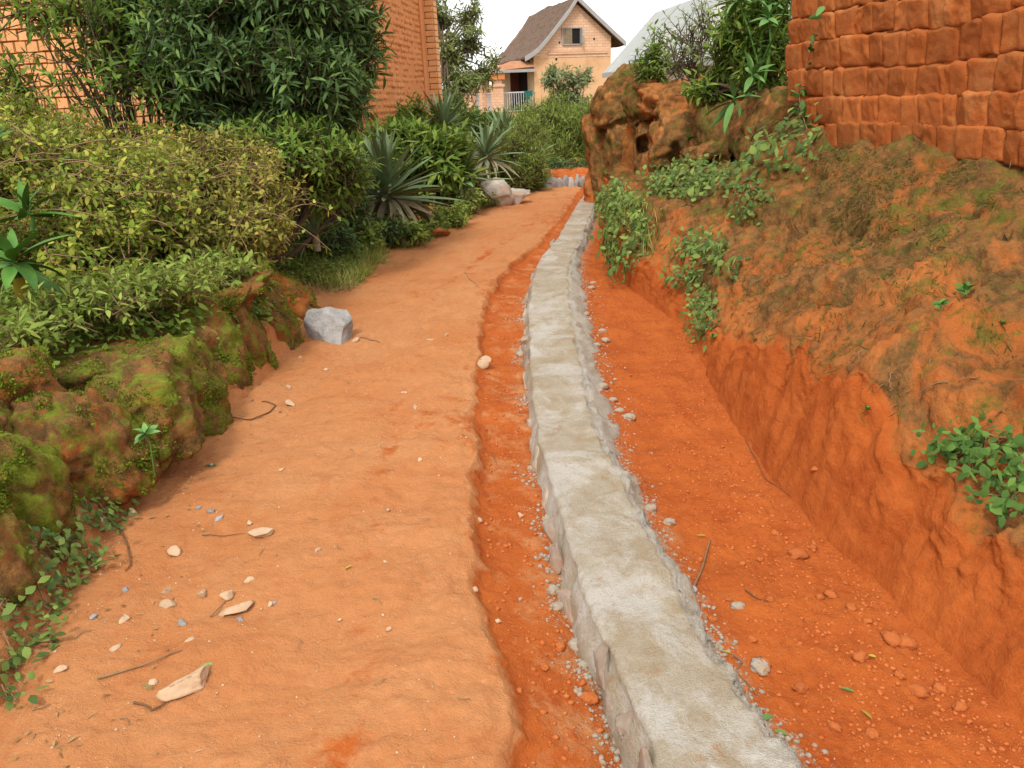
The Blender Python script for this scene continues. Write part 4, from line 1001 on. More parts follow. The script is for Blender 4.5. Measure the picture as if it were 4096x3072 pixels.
# veranda: lean-to roof, pillars, rails, door
vr = Geo()
n = 12
for (ya, yb, xa, xb) in ((0.55, LEN + .2, -2.6, -4.75),):
    X, Yy = np.meshgrid(np.linspace(xa, xb, 24), np.linspace(ya, yb, n), indexing='xy')
    Zz = 2.46 + (X - xa) * 0.22 + 0.018 * np.sin(X * 0 + Yy * 22) * 0
    vr.add(np.stack([X, Yy, Zz], -1).reshape(-1, 3), f4=grid_faces(n, 24)[:, ::-1]); vr.add(np.stack([X, Yy, Zz - .05], -1).reshape(-1, 3), f4=grid_faces(n, 24))
# hipped near end
hip = np.array([(-2.6, 0.55, 2.46), (-4.75, 0.55, 1.987), (-4.75, -0.35, 1.98), (-2.35, -0.35, 2.12), (-2.35, .55, 2.46), (-3.5, .1, 2.42)])
vr.add(hip, f3=[(5, 1, 2), (5, 2, 3), (5, 3, 4), (0, 1, 5), (0, 5, 4)])
link('veranda_roof', vr.mesh('veranda_roof', False), vh, M_RUSTROOF)
boxpart('fascia', (-4.80, -2.35, -0.40, -0.352, 1.88, 2.02), M_BARGE, vh); boxpart('fascia', (-4.80, -4.752, -0.35, LEN, 1.88, 2.02), M_BARGE, vh)
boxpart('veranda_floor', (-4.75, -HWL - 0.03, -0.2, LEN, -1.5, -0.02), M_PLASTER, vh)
for yp in (0.0, 2.05, 4.0, 6.0):
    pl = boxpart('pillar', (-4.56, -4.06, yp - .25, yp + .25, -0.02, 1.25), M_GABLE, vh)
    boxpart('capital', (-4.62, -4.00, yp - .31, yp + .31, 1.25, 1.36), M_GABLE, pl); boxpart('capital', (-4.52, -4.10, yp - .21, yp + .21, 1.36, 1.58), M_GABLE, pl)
    boxpart('capital', (-4.64, -3.98, yp - .33, yp + .33, 1.58, 1.88), M_LBRICK_R, pl)
def rail(x0, y0, x1, y1):
    L_ = math.hypot(x1 - x0, y1 - y0); a = math.atan2(y1 - y0, x1 - x0)
    ro = link('railing', Geo().add(box_arr(0, L_, -.025, .025, .92, .98)[0], f4=box_arr(0, L_, -.025, .025, .92, .98)[1]).add(box_arr(0, L_, -.02, .02, .05, .09)[0], f4=box_arr(0, L_, -.02, .02, .05, .09)[1]).mesh('railing', False), vh, M_RAIL)
    ro.location = (x0, y0, 0); ro.rotation_euler = (0, 0, a)
    k = int(L_ / 0.12)
    bar = Geo().add(box_arr(-.014, .014, -.012, .012, .09, .92)[0], f4=box_arr(-.014, .014, -.012, .012, .09, .92)[1]).mesh('bar', False); bar.materials.append(M_RAIL)
    for i in range(1, k):
        b_ = link('bar', bar, ro); b_.location = (i * L_ / k, 0, 0)
rail(-4.06, -0.05, -HWL - .03, -0.05); rail(-4.3, 0.25, -4.3, 1.8); rail(-4.3, 2.3, -4.3, 3.75)
dr = boxpart('door', (-HWL - 0.035, -HWL - 0.021, 1.0, 2.3, 0, 2.0), M_DARK, vh); boxpart('door_leaf', (-HWL - 0.5, -HWL - 0.037, 2.30, 2.35, 0.02, 1.98), M_DOOR, dr)  # flat panel, its dark colour paints the doorway's shade
# cloth hung over the rail
n = 10; X, Zz = np.meshgrid(np.linspace(0, .5, n), np.linspace(0, 1, n), indexing='xy')
cl = np.stack([X, -.05 - .03 * np.sin(X * 30) * Zz, -.42 * Zz * (0.7 + .3 * np.sin(X * 9))], -1).reshape(-1, 3)
g = Geo().add(cl, f4=grid_faces(n, n)); g.add(cl + np.array([0, .01, 0]), f4=grid_faces(n, n)[:, ::-1])
o = link('cloth', g.mesh('cloth'), None, M_CLOTH)
mw_ = Matrix.Translation(vh.location) @ Matrix.Rotation(vh.rotation_euler.z, 4, 'Z')
o.location = mw_ @ Vector((-HWL - .62, -0.06, 1.0)); o.rotation_euler = vh.rotation_euler
tag(o, 'teal cloth hung over the veranda railing', 'cloth')

# ================================================================== WHITE TIN-ROOFED HOUSE
e0 = at_y(603, 73, 32.0); e1d = nrm(np.array([0.10, -0.995, 0.0]))
wh = empty('tin_roof_house', (e0[0], e0[1], 0.0), math.atan2(e1d[1], e1d[0]), 'white walled house with pale sheet metal roof behind the ruined mud wall', 'house')
# local: x along the eave toward the camera, y to the right (into the house)
EZ, RZ, HW, LN = e0[2], at_y(651, 13, 32.2)[2], 1.95, 15.0
M_TIN = simple_mat('pale_tin', (0.29, 0.305, 0.28), (0.25, 0.255, 0.225), 0.8, 0.5, 0.1, 0.01, (0.50, 0.44, 0.36), 0.4, spec=0.5)
M_WHITE = simple_mat('white_wall', (0.74, 0.73, 0.70), (0.66, 0.64, 0.60), 1.2, 0.9, 0.2, 0.01)
boxpart('wall', (0.35, LN - .3, 0.4, 2 * HW - .4, 0, EZ - 0.05 + .2), M_WHITE, wh)
def tin(side):
    for k in range(10):
        xa, xb = k * LN / 10, (k + 1) * LN / 10 + .04
        n = 25; X, T = np.meshgrid(np.linspace(xa, xb, n), np.linspace(0, 1, 6), indexing='xy')
        Yy = T * HW if side else 2 * HW - T * HW
        Zz = EZ + (RZ - EZ) * T + 0.012 * np.sin(X * 2 * pi / 0.15) + 0.004 * (k % 2)
        fq = grid_faces(6, n); fq = fq if side else fq[:, ::-1]
        pv = np.stack([X, Yy, Zz], -1).reshape(-1, 3)
        link('roof_sheet', Geo().add(pv, f4=fq).add(pv - np.array([0, 0, .012]), f4=fq[:, ::-1]).mesh('roof_sheet'), wh, M_TIN)
tin(True); tin(False)
boxpart('fascia', (0.0, LN, -0.03, 0.0, EZ - 0.17, EZ - 0.02), M_BARGE, wh)
boxpart('soffit', (0.0, LN, 0.0, 0.42, EZ - 0.08, EZ - 0.06), M_WHITE, wh)
for xg in (0.36, LN - .31):
    g = Geo().add(np.array([(xg, .4, EZ - .1), (xg, 2 * HW - .4, EZ - .1), (xg, HW, RZ - .1), (xg, HW + .01, RZ - .1)]), f4=[(0, 1, 3, 2)])
    link('gable', g.mesh('gable', False), wh, M_WHITE)

# ================================================================== VEGETATION
def leaves_arr(P, D, Nn, Ls, Ws, bend=0.3):
    """many pointed leaves: base P, direction D, facing Nn"""
    D = nrm(D); S = nrm(np.cross(D, Nn)); U = np.cross(S, D)
    Ls, Ws = Ls[:, None], Ws[:, None]
    b0 = P
    m1 = P + D * Ls * 0.38 - U * Ls * bend * 0.10; m2 = P + D * Ls * 0.72 - U * Ls * bend * 0.36
    tp = P + D * Ls - U * Ls * bend * 0.8
    v = np.stack([b0, m1 - S * Ws * .5 + U * Ws * .12, m1 + S * Ws * .5 + U * Ws * .12, m2 - S * Ws * .38, m2 + S * Ws * .38, tp], 1)
    f = np.array([(0, 2, 1), (1, 2, 4), (1, 4, 3), (3, 4, 5)])
    n = len(P)
    return v.reshape(-1, 3), (f[None] + (np.arange(n) * 6)[:, None, None]).reshape(-1, 3)
def sticks_arr(A, B, r0, r1):
    D = nrm(B - A); ref = np.where(np.abs(D[:, 2:3]) < .9, np.array([[0, 0, 1.]]), np.array([[1., 0, 0]]))
    a = nrm(np.cross(D, ref)); b_ = np.cross(D, a)
    vs = []
    for (Q, r) in ((A, r0), (B, r1)):
        for k in range(3):
            th = k * 2 * pi / 3; vs.append(Q + (a * cos(th) + b_ * sin(th)) * (r if np.isscalar(r) else r[:, None]))
    v = np.stack(vs, 1); f = np.array([(0, 1, 4, 3), (1, 2, 5, 4), (2, 0, 3, 5)])
    return v.reshape(-1, 3), (f[None] + (np.arange(len(A)) * 6)[:, None, None]).reshape(-1, 4)
def crown(lobes, n_tw, per, tw_len, leaf_len, leaf_w, seed, up=0.35, shell=0.45, gap=-0.25, gap_f=1.6, bend=0.35, spread=0.9, lvar=0.5, droop=0.0, zmin=None, rag=0.36):
    """twigs with leaves filling a union of ellipsoids; returns (leaf geo, twig geo, tips)"""
    r = np.random.default_rng(seed); lobes = np.array(lobes, float)
    vol = lobes[:, 3] * lobes[:, 4] * lobes[:, 5]; pick = r.choice(len(lobes), size=int(n_tw * 1.8), p=vol ** .75 / (vol ** .75).sum())
    d = nrm(r.normal(size=(len(pick), 3))); rad = r.random(len(pick)) ** shell
    rad = rad * (1 + rag * perlin(d * 1.7 + pick[:, None] * 3.1, seed % 30)) + r.normal(size=len(pick)) * 0.05
    C, R_ = lobes[pick, :3], lobes[pick, 3:6]
    Q = C + d * rad[:, None] * R_
    keep = perlin(Q * gap_f, seed % 23 + 2) > gap - 0.5 * (1 - np.clip(rad, 0, 1))
    if zmin is not None: keep &= Q[:, 2] > zmin
    Q, d = Q[keep][:n_tw], d[keep][:n_tw]; n = len(Q)
    T = nrm(d * 0.7 + np.array([0, 0, up]) + r.normal(size=(n, 3)) * 0.45)
    TL = tw_len * r.uniform(.6, 1.3, n)
    A = Q - T * TL[:, None] * 0.5
    ref = nrm(np.cross(T, np.array([0.13, 0.2, 1.0]))); ref2 = np.cross(T, ref)
    k = np.arange(per); s = (k + 0.6) / per
    ang = k * 2.39996 + r.uniform(0, 6.28, (n, 1))
    base = A[:, None] + T[:, None] * (TL[:, None] * s[None])[..., None]
    side = ref[:, None] * np.cos(ang)[..., None] + ref2[:, None] * np.sin(ang)[..., None]
    D = nrm(T[:, None] * (1 - .55 * spread + 0.35 * s[None, :, None]) + side * spread + r.normal(size=(n, per, 3)) * .18 - np.array([0, 0, droop]))
    Nn = nrm(np.array([0, 0, 1.0]) + T[:, None] * .6 + r.normal(size=(n, per, 3)) * .35)
    Ls = leaf_len * r.uniform(1 - lvar, 1 + lvar, n * per); Ws = leaf_w * r.uniform(1 - lvar, 1 + lvar, n * per)
    lg = Geo(); v, f = leaves_arr(base.reshape(-1, 3), D.reshape(-1, 3), Nn.reshape(-1, 3), Ls, Ws, bend); lg.add(v, f3=f)
    tg = Geo(); v, f = sticks_arr(A - T * TL[:, None] * .3, A + T * TL[:, None] * .95, 0.006 * tw_len / .25, 0.002 * tw_len / .25); tg.add(v, f4=f)
    return lg, tg, Q
def limbs(g, base, tips, r0, seed, n=14, bow=0.25):
    r = np.random.default_rng(seed); idx = r.choice(len(tips), size=min(n, len(tips)), replace=False)
    for i in idx:
        q = tips[i]; m_ = base * 0.5 + q * 0.5 + r.normal(size=3) * bow * np.linalg.norm(q - base) * 0.3 + np.array([0, 0, .05])
        t_ = np.linspace(0, 1, 7)[:, None]; pts = (1 - t_) ** 2 * base + 2 * t_ * (1 - t_) * m_ + t_ ** 2 * q
        v, f = tube_arr(pts, np.linspace(r0, r0 * .18, 7), 5); g.add(v, f4=f)
def plant(name, base, lobes, label, cat, lm, n_tw, per, tw_len, leaf_len, leaf_w, seed, group=None, bark=None, stem_r=0.03, nlimb=14, stem='stems', foliage='foliage', trunk_pts=None, trunk_r=None, **kw):
    base = np.asarray(base, float)
    root = empty(name, tuple(base), 0, label, cat, group)
    lg, tg, tips = crown(lobes, n_tw, per, tw_len, leaf_len, leaf_w, seed, **kw)
    def sh(geo):
        geo.v = [v - base for v in geo.v]; return geo
    link(foliage, sh(lg).mesh(foliage, True), root, lm)
    link('twigs', sh(tg).mesh('twigs'), root, bark or M_BARK)['kind'] = 'stuff'
    sg = Geo(); fork = base
    if trunk_pts is not None:
        v, f = tube_arr(np.array(trunk_pts), trunk_r, 9); v = v + nrm(v - np.array(trunk_pts).mean(0)) * (fbm(v, 9, 3)[:, None] * .012); sg.add(v, f4=f); fork = np.array(trunk_pts[-1])
    if nlimb: limbs(sg, fork, tips, stem_r, seed, nlimb)
    if sg.n: link(stem, sh(sg).mesh(stem), root, bark or M_BARK)
    return root
G = lambda x, y_: ground_z(x, y_)
def gp(px, py, Y): return at_y(px, py, Y)

# --- the big dark shrub-tree in front of the brick house
tb = np.array([-1.62, 8.0, G(-1.62, 8.0)])
def lobe(px, py, Y, wpx, hpx, dep):
    p = at_y(px, py, Y); k = (Y * cos(PITCH) + (CAM_H - p[2]) * sin(PITCH)) / FPX
    return (p[0], p[1], p[2], wpx * k, dep, hpx * k)
plant('dark_shrub_tree', tb, [lobe(318, 22, 7.7, 62, 60, .6), lobe(285, 70, 7.4, 70, 50, .55), lobe(215, 60, 7.5, 70, 62, .6), lobe(325, 90, 7.7, 40, 42, .45), lobe(250, -20, 7.8, 110, 70, .7), lobe(150, 30, 7.8, 60, 50, .5), lobe(300, 125, 7.5, 56, 30, .4), lobe(215, 118, 7.4, 60, 28, .4), lobe(348, 40, 7.9, 34, 56, .4)],
      'big dense tree-like bush with dark narrow leaves before the orange house', 'bush', LF_DARK, 3900, 11, .27, .112, .026, 201, stem='trunk', foliage='crown', stem_r=.03, nlimb=46,
      trunk_pts=[tb - np.array([0, 0, .1]), tb + np.array([-.05, 0, .35]), tb + np.array([-.2, -.05, .7]), tb + np.array([-.35, -.1, 1.0])], trunk_r=[.07, .06, .055, .045], gap=-.06, gap_f=2.2, up=.25)
# thinner half-bare bush to its left, bricks showing through
plant('thin_shrub', (-3.2, 7.4, G(-3.2, 7.4)), [lobe(120, 75, 7.3, 70, 50, .4), lobe(80, 10, 7.4, 90, 26, .4), lobe(20, 8, 7.2, 60, 22, .4), lobe(165, 95, 7.2, 46, 34, .35), lobe(14, 90, 7.0, 20, 46, .25)],
      'thin twiggy bush with sparse leaves before the pale brick front', 'bush', LF_GREEN, 300, 8, .3, .10, .028, 207, stem_r=.016, nlimb=60, gap=-.1, gap_f=2.0)
# --- brambles on the left bank
plant('bramble', (-3.6, 6.0, G(-3.6, 6.0)), [lobe(60, 175, 6.0, 120, 52, .7), lobe(-10, 200, 5.4, 90, 70, .6), lobe(110, 215, 5.4, 110, 60, .6), lobe(40, 260, 4.8, 110, 50, .5), lobe(10, 140, 6.4, 70, 40, .5)],
      'wide tangled bramble with small yellowish leaves on the left bank beside the broad leaved plant', 'bramble', LF_BRAMBLE, 5200, 9, .2, .043, .023, 211, bark=M_TWIG, stem_r=.012, nlimb=70, gap=-.22, gap_f=2.4, shell=.4, up=.2)
plant('bramble', (-2.3, 6.2, G(-2.3, 6.2)), [lobe(205, 195, 6.2, 78, 48, .6), lobe(250, 225, 6.0, 44, 40, .45), lobe(180, 240, 5.6, 90, 40, .5), lobe(215, 160, 6.6, 60, 26, .4)],
      'rounded tangle of dry yellow brambles below the big dark bush', 'bramble', leaf_mat('dry_bramble_leaf', [(0.17, 0.21, 0.03), (0.26, 0.27, 0.045), (0.36, 0.33, 0.07), (0.42, 0.31, 0.07)], .35, .6, .15), 3200, 9, .2, .042, .020, 213, bark=M_TWIG, stem_r=.010, nlimb=60, gap=-.25, gap_f=2.6, shell=.4, up=.15)
plant('leafy_shrub', (-2.1, 7.0, G(-2.1, 7.0)), [lobe(305, 150, 7.0, 46, 22, .4), lobe(270, 145, 7.0, 50, 20, .4), lobe(330, 175, 7.3, 40, 34, .4)],
      'green leafy shrub between the dry brambles and the big dark bush', 'shrub', LF_GREEN, 600, 9, .25, .09, .024, 215, nlimb=16, gap=-.25)
plant('low_shrub', (-1.75, 8.6, G(-1.75, 8.6)), [lobe(345, 210, 8.4, 26, 32, .35), lobe(375, 232, 8.9, 36, 10, .25), lobe(330, 240, 7.9, 30, 14, .3)],
      'dark low shrub around the foot of the big agave', 'shrub', LF_DARK, 900, 8, .2, .06, .026, 217, nlimb=14, gap=-.3)
plant('leafy_shrub', (-1.5, 11.6, G(-1.5, 11.6)), [lobe(428, 156, 11.6, 40, 20, .5), lobe(445, 165, 11.4, 34, 26, .5), lobe(395, 146, 11.2, 34, 16, .5), lobe(360, 160, 10.5, 30, 24, .4)],
      'bright green broad leaved shrub between the house wall and the agaves', 'shrub', LF_GREEN, 900, 9, .3, .17, .045, 219, nlimb=14, gap=-.3)
plant('sapling', at_y(415, 125, 14.0) - np.array([0, 0, .3]), [lobe(416, 116, 14.0, 12, 18, .25), lobe(432, 120, 15, 9, 16, .2), lobe(400, 120, 13.5, 10, 12, .2)],
      'small young shrub against the brick house wall corner', 'shrub', LF_GREEN, 160, 9, .25, .10, .03, 221, nlimb=8, gap=-.4)
plant('low_shrub', (-.9, 10.2, G(-.9, 10.2)), [lobe(447, 218, 10.3, 22, 12, .25), lobe(412, 232, 9.0, 22, 9, .2), lobe(360, 236, 8.4, 24, 14, .25), lobe(465, 206, 11.2, 22, 14, .3), lobe(435, 228, 9.7, 16, 8, .2), lobe(480, 200, 12, 16, 8, .25)],
      'low bright green weeds along the path edge between agave and boulders', 'weeds', LF_FEATHER, 620, 8, .16, .055, .03, 223, nlimb=8, gap=-.35)
plant('low_shrub', (.1, 13.4, G(.1, 13.4)), [lobe(520, 165, 14.0, 22, 30, .5), lobe(530, 178, 14.2, 18, 20, .4), lobe(505, 180, 13.6, 22, 18, .4), lobe(528, 140, 15, 20, 18, .4)],
      'rounded grassy green bush behind the pair of boulders', 'bush', LF_FEATHER, 1500, 9, .3, .10, .014, 225, nlimb=10, gap=-.4, up=.6)
# --- airy tree beyond the brick house
at = np.array([-1.0, 24.0, 0.2])
plant('airy_tree', at, [lobe(448, 62, 24, 22, 22, .8), lobe(438, 14, 25, 14, 24, .7), lobe(470, 16, 24.5, 15, 18, .5), lobe(462, 85, 23.5, 26, 16, .7), lobe(470, 42, 24, 14, 10, .5), lobe(450, 100, 22.5, 26, 16, .8), lobe(484, 74, 24, 12, 7, .4), lobe(494, 60, 24, 8, 5, .3)],
      'airy thin tree with fine grey green leaves beyond the brick house corner', 'tree', LF_AIRY, 640, 9, .55, .16, .045, 231, stem='trunk', foliage='crown', stem_r=.04, nlimb=70,
      trunk_pts=[at, at + np.array([-.25, 0, .8]), at + np.array([-.4, 0, 1.6]), at + np.array([-.45, 0, 2.6])], trunk_r=[.12, .1, .085, .06], gap=-.02, gap_f=1.5, bark=M_BARK, rag=.6)
plant('leafy_bush', at_y(462, 140, 21), [lobe(452, 122, 21, 26, 14, .8), lobe(485, 126, 22, 20, 10, .8), lobe(440, 130, 20, 24, 18, .7)],
      'dark leafy bush at the foot of the airy tree', 'bush', LF_GREEN, 900, 9, .4, .16, .05, 233, nlimb=12, gap=-.3)
# --- feathery bushes before the veranda house
plant('feathery_bush', (1.0, 19.6, .4), [lobe(545, 130, 19.5, 38, 26, .9), lobe(530, 145, 19, 26, 26, .8), lobe(565, 145, 19, 34, 26, .9), lobe(545, 160, 18, 40, 14, .7), lobe(555, 122, 20, 34, 12, .8)],
      'large soft feathery green bush before the veranda house', 'bush', LF_FEATHER, 3000, 12, .5, .17, .016, 241, nlimb=14, gap=-.35, up=.5, gap_f=1.2)
plant('feathery_bush', (2.2, 18.2, .4), [lobe(600, 140, 18.3, 26, 32, .8), lobe(590, 124, 19, 30, 13, .8), lobe(600, 165, 17.5, 20, 20, .5), lobe(612, 120, 19, 22, 18, .7)],
      'feathery green bush beside the ruined mud wall behind the half hidden boulder', 'bush', LF_FEATHER, 2000, 12, .45, .15, .016, 243, nlimb=12, gap=-.35, up=.5, gap_f=1.2)
plant('low_shrub', (1.2, 16.8, .2), [lobe(550, 170, 16.8, 26, 9, .4), lobe(575, 172, 16.9, 24, 8, .4), lobe(592, 170, 16.9, 18, 9, .4)],
      'dark low shrubs on the red bank behind the far kerb', 'shrub', LF_DARK, 1100, 8, .2, .07, .03, 245, nlimb=6, gap=-.4)
plant('pale_shrub', at_y(572, 112, 36) - np.array([0, 0, .6]), [lobe(555, 74, 36, 12, 9, .7), lobe(572, 82, 36, 14, 12, .8), lobe(560, 98, 36, 20, 8, .8), lobe(588, 76, 36, 7, 6, .4), lobe(575, 104, 36, 18, 8, .8), lobe(545, 84, 36, 6, 5, .4)],
      'pale leaved shrub against the orange gable wall', 'shrub', LF_PALE, 330, 8, .4, .2, .07, 247, nlimb=40, stem_r=.03, gap=-.05, gap_f=1.4, rag=.6)

# --- agaves: every blade is a piece of its own
ag_mesh, ag_dry = [], []
for i in range(4):
    v, f = blade_arr(1.0, 0.108, 10, [0.12, .22, .05, .35][i], 0.45, 'agave'); me = Geo().add(v, f4=f).mesh('leaf'); me.materials.append(LF_AGAVE); ag_mesh.append(me)
    v, f = blade_arr(1.0, 0.10, 10, [0.5, .7, .9, .6][i], 0.6, 'agave'); me = Geo().add(v, f4=f).mesh('dry_leaf'); me.materials.append(LF_AGAVE_DRY); ag_dry.append(me)
def agave(base, R_, n, ndry, label, seed, lo=5, hi=82, dark=0):
    root = empty('agave', tuple(base), 0, label, 'agave', None); r = np.random.default_rng(seed)
    st_, sf = tube_arr(np.array([(0, 0, -.1), (0, 0, .1 * R_), (0, 0, .28 * R_)]), [.10 * R_, .09 * R_, .05 * R_], 8)
    link('stem', Geo().add(st_, f4=sf).mesh('stem'), root, LF_AGAVE_DRY)
    for i in range(n):
        t_ = i / (n - 1); el = radians(lo + (hi - lo) * t_ ** 1.15) + r.normal() * .07; az = i * 2.39996 + r.normal() * .15
        o = link('leaf', ag_mesh[int(r.integers(4))], root)
        o.location = (0, 0, (.05 + .2 * t_) * R_); s = R_ * r.uniform(.85, 1.1) * (1 - .22 * t_)
        o.scale = (s, s, s); o.rotation_euler = Euler((el, r.normal() * .2, az), 'XYZ')
    for i in range(ndry):
        o = link('dry_leaf', ag_dry[int(r.integers(4))], root)
        s = R_ * r.uniform(.7, .95); o.scale = (s, s, s); o.location = (0, 0, .10 * R_)
        o.rotation_euler = Euler((radians(r.uniform(-32, 2)), r.normal() * .3, r.uniform(0, 6.28)), 'XYZ')
    return root
def agave_at(px, py, Y, *a, **k):
    p = at_y(px, py, Y); return agave((p[0], p[1], max(p[2], ground_z(p[0], p[1]) - 0.02)), *a, **k)
agave_at(388, 204, 9.5, .86, 70, 40, 'largest blue green agave with drooping dry skirt beside the path', 301, lo=2, hi=86)
agave_at(462, 186, 11.6, .72, 42, 26, 'agave with spread blades between the largest agave and the boulders', 303, lo=0, hi=70)
agave_at(486, 164, 13.2, .74, 44, 20, 'agave with dry grey blades just above the boulders', 305, lo=-5, hi=75)
agave_at(505, 148, 16.2, .78, 38, 6, 'upright green agave before the feathery bush', 307, lo=20, hi=86)
agave_at(445, 138, 15.0, .9, 34, 8, 'agave behind the leafy shrub near the house pilaster', 309, lo=10, hi=80)
agave_at(316, 240, 7.4, .34, 22, 3, 'small agave among grass at the edge of the dry brambles', 311, lo=15, hi=85)
agave_at(537, 162, 15.5, .6, 22, 6, 'small agave half hidden behind the rounded grassy bush', 313, lo=10, hi=80)

# --- broad leaved plants, leaf by leaf
def broad_variants(mat, L_, W_, nm='leaf', bends=(.3, .5, .15)):
    res = []
    for b_ in bends:
        v, f = blade_arr(L_, W_, 9, b_, 0.35, 'lance'); me = Geo().add(v, f4=f).mesh(nm); me.materials.append(mat); res.append(me)
    return res
BV_G = broad_variants(LF_BROAD, 1.0, .26); BV_B = broad_variants(LF_BROAD_B, 1.0, .22); BV_Y = broad_variants(LF_YELLOW, .9, .15)
BV_R = broad_variants(LF_BROAD, 1.0, .55); BV_RB = broad_variants(LF_BROAD_B, 1.0, .5)
def rosette(name, base, n, L_, label, var, seed, lo=0, hi=70, stem_h=0.0, cat='plant', group=None, parent_dir=None, heads=1, yellow=0):
    r = np.random.default_rng(seed)
    root = empty(name, tuple(base), 0, label, cat, group)
    g = Geo()
    for h in range(heads):
        off = np.array([0, 0, stem_h]) if heads == 1 else np.array([r.normal() * stem_h * .35, r.normal() * stem_h * .35, stem_h * r.uniform(.55, 1.1)])
        v, f = tube_arr(np.array([(0, 0, -.05), off * .5 + r.normal(size=3) * .02, off]), [.012 * L_ / .25, .010 * L_ / .25, .006 * L_ / .25], 5); g.add(v, f4=f)
        for i in range(n):
            t_ = i / max(1, n - 1)
            me = (BV_Y if (i < yellow) else var)[int(r.integers(3))]
            o = link('leaf', me, root); s = L_ * r.uniform(.75, 1.1) * (1 - .35 * t_); o.scale = (s, s, s)
            o.location = off - np.array([0, 0, .12 * L_ * (1 - t_)]); o.rotation_euler = Euler((radians(lo + (hi - lo) * t_) + r.normal() * .15, r.normal() * .3, i * 2.39996 + r.normal() * .2), 'XYZ')
    link('stem', g.mesh('stem'), root, LF_BROAD)
    return root
rosette('broad_leaved_plant', at_y(16, 268, 3.9), 18, .38, 'glossy broad leaved plant with one yellow leaf on the left bank', BV_G, 401, -45, 65, .05, yellow=1)
rosette('broad_leaved_plant', at_y(30, 222, 4.6), 11, .30, 'upright broad leaved plant standing in the wide bramble', BV_G, 403, -10, 75, .06)
rosette('broad_leaved_plant', at_y(110, 178, 5.8), 10, .26, 'broad leaved plant poking out of the top of the wide bramble', BV_G, 405, 0, 75, .05)
rosette('broad_leaved_plant', at_y(-2, 175, 5.2), 12, .26, 'long leaved plant at the edge of the pale brick front', BV_G, 406, 10, 80, .2)
rosette('seedling', at_y(152, 462, 3.0), 9, .075, 'small upright weed growing in front of the mossy blocks', BV_RB, 407, -20, 60, .13)
rosette('seedling', at_y(196, 420, 3.55), 6, .05, 'tiny seedling at the foot of the leaning mossy block', BV_RB, 409, 0, 60, .03)
rosette('seedling', at_y(258, 320, 5.0), 9, .10, 'small weed rooted between the upper mossy blocks', BV_RB, 411, -10, 60, .04)
# right side: big rosettes above the ruined mud wall
rosette('rosette_shrub', at_y(752, 78, 7.7), 15, .32, 'large leaved rosette plant hanging over the ruined mud wall', BV_B, 421, -35, 70, .05)
rosette('rosette_shrub', at_y(734, 98, 7.7), 10, .34, 'lower rosette with drooping long leaves against the ruined mud wall', BV_B, 423, -60, 40, .0)
rosette('rosette_shrub', at_y(765, 75, 7.9), 15, .30, 'tall stemmed rosette plant leaning against the adobe wall end', BV_B, 425, -30, 70, .50)
rosette('rosette_shrub', at_y(760, 62, 8.0), 14, .27, 'several headed rosette shrub behind the adobe wall end', BV_B, 427, -30, 75, .65, heads=4)
plant('leafy_shrub', at_y(745, 95, 8.4), [lobe(752, 28, 8.6, 30, 40, .4), lobe(765, 60, 8.3, 24, 40, .35), lobe(738, 60, 8.7, 24, 30, .35), lobe(772, 20, 8.6, 18, 40, .35), lobe(715, 88, 8.8, 26, 10, .3)],
      'dense dark leafy shrub filling the gap between adobe wall and ruined wall', 'shrub', LF_GREEN, 900, 10, .25, .10, .028, 431, nlimb=30, gap=-.25, gap_f=2.5)
plant('sapling', at_y(695, 88, 9.4), [lobe(690, 40, 9.4, 22, 30, .3), lobe(705, 20, 9.3, 14, 24, .25), lobe(680, 60, 9.5, 14, 18, .25)],
      'spindly pale sapling against the white roof', 'sapling', LF_PALE, 80, 9, .3, .075, .02, 433, nlimb=26, stem_r=.010, gap=-.3, up=.9)
plant('sapling', at_y(655, 80, 10.2), [lobe(655, 50, 10.2, 10, 22, .2), lobe(664, 62, 10.1, 10, 16, .2), lobe(643, 66, 10.3, 10, 8, .2), lobe(650, 72, 10.2, 22, 6, .25)],
      'leafy upright weeds on top of the ruined mud wall', 'weeds', LF_GREEN, 95, 9, .25, .09, .03, 435, nlimb=14, stem_r=.008, gap=-.4, up=.9)

# --- creepers: leaves on thin runners laid over a surface
def creeper(name, pts, nrms, label, lm, leaf_len, leaf_w, seed, per=3, runners=30, cat='creeper', group=None, stick=.03, bend=.25):
    r = np.random.default_rng(seed); pts, nrms = np.asarray(pts), nrm(np.asarray(nrms)); base = pts[np.argmin(pts[:, 2])].copy()
    root = empty(name, tuple(base), 0, label, cat, group); n = len(pts)
    P = np.repeat(pts, per, 0) + r.normal(size=(n * per, 3)) * leaf_len * .8; Nn = np.repeat(nrms, per, 0)
    P = P + Nn * r.uniform(0, stick, (n * per, 1))
    D = nrm(np.cross(Nn, nrm(r.normal(size=(n * per, 3)))) + Nn * .35 + np.array([0, 0, -.12])); U = nrm(Nn + np.array([0, 0, .6]) + r.normal(size=(n * per, 3)) * .35)
    lg = Geo(); v, f = leaves_arr(P - base, D, U, leaf_len * r.uniform(.35, 1.45, n * per), leaf_w * r.uniform(.35, 1.4, n * per), bend); lg.add(v, f3=f)
    link('foliage', lg.mesh('foliage'), root, lm)
    sg = Geo(); order = np.argsort(pts @ nrm(r.normal(size=3)))
    A, B = [], []
    for k in range(runners * 6):
        i = int(r.integers(n)); d2 = ((pts - pts[i]) ** 2).sum(1); c_ = np.argsort(d2)[1:6]; j = int(r.choice(c_)); A.append(pts[i] + nrms[i] * .012 - base); B.append(pts[j] + nrms[j] * .012 - base)
    v, f = sticks_arr(np.array(A), np.array(B), .003, .002); sg.add(v, f4=f)
    link('runners', sg.mesh('runners'), root, M_TWIG)['kind'] = 'stuff'
    return root
TN = np.zeros_like(TP)
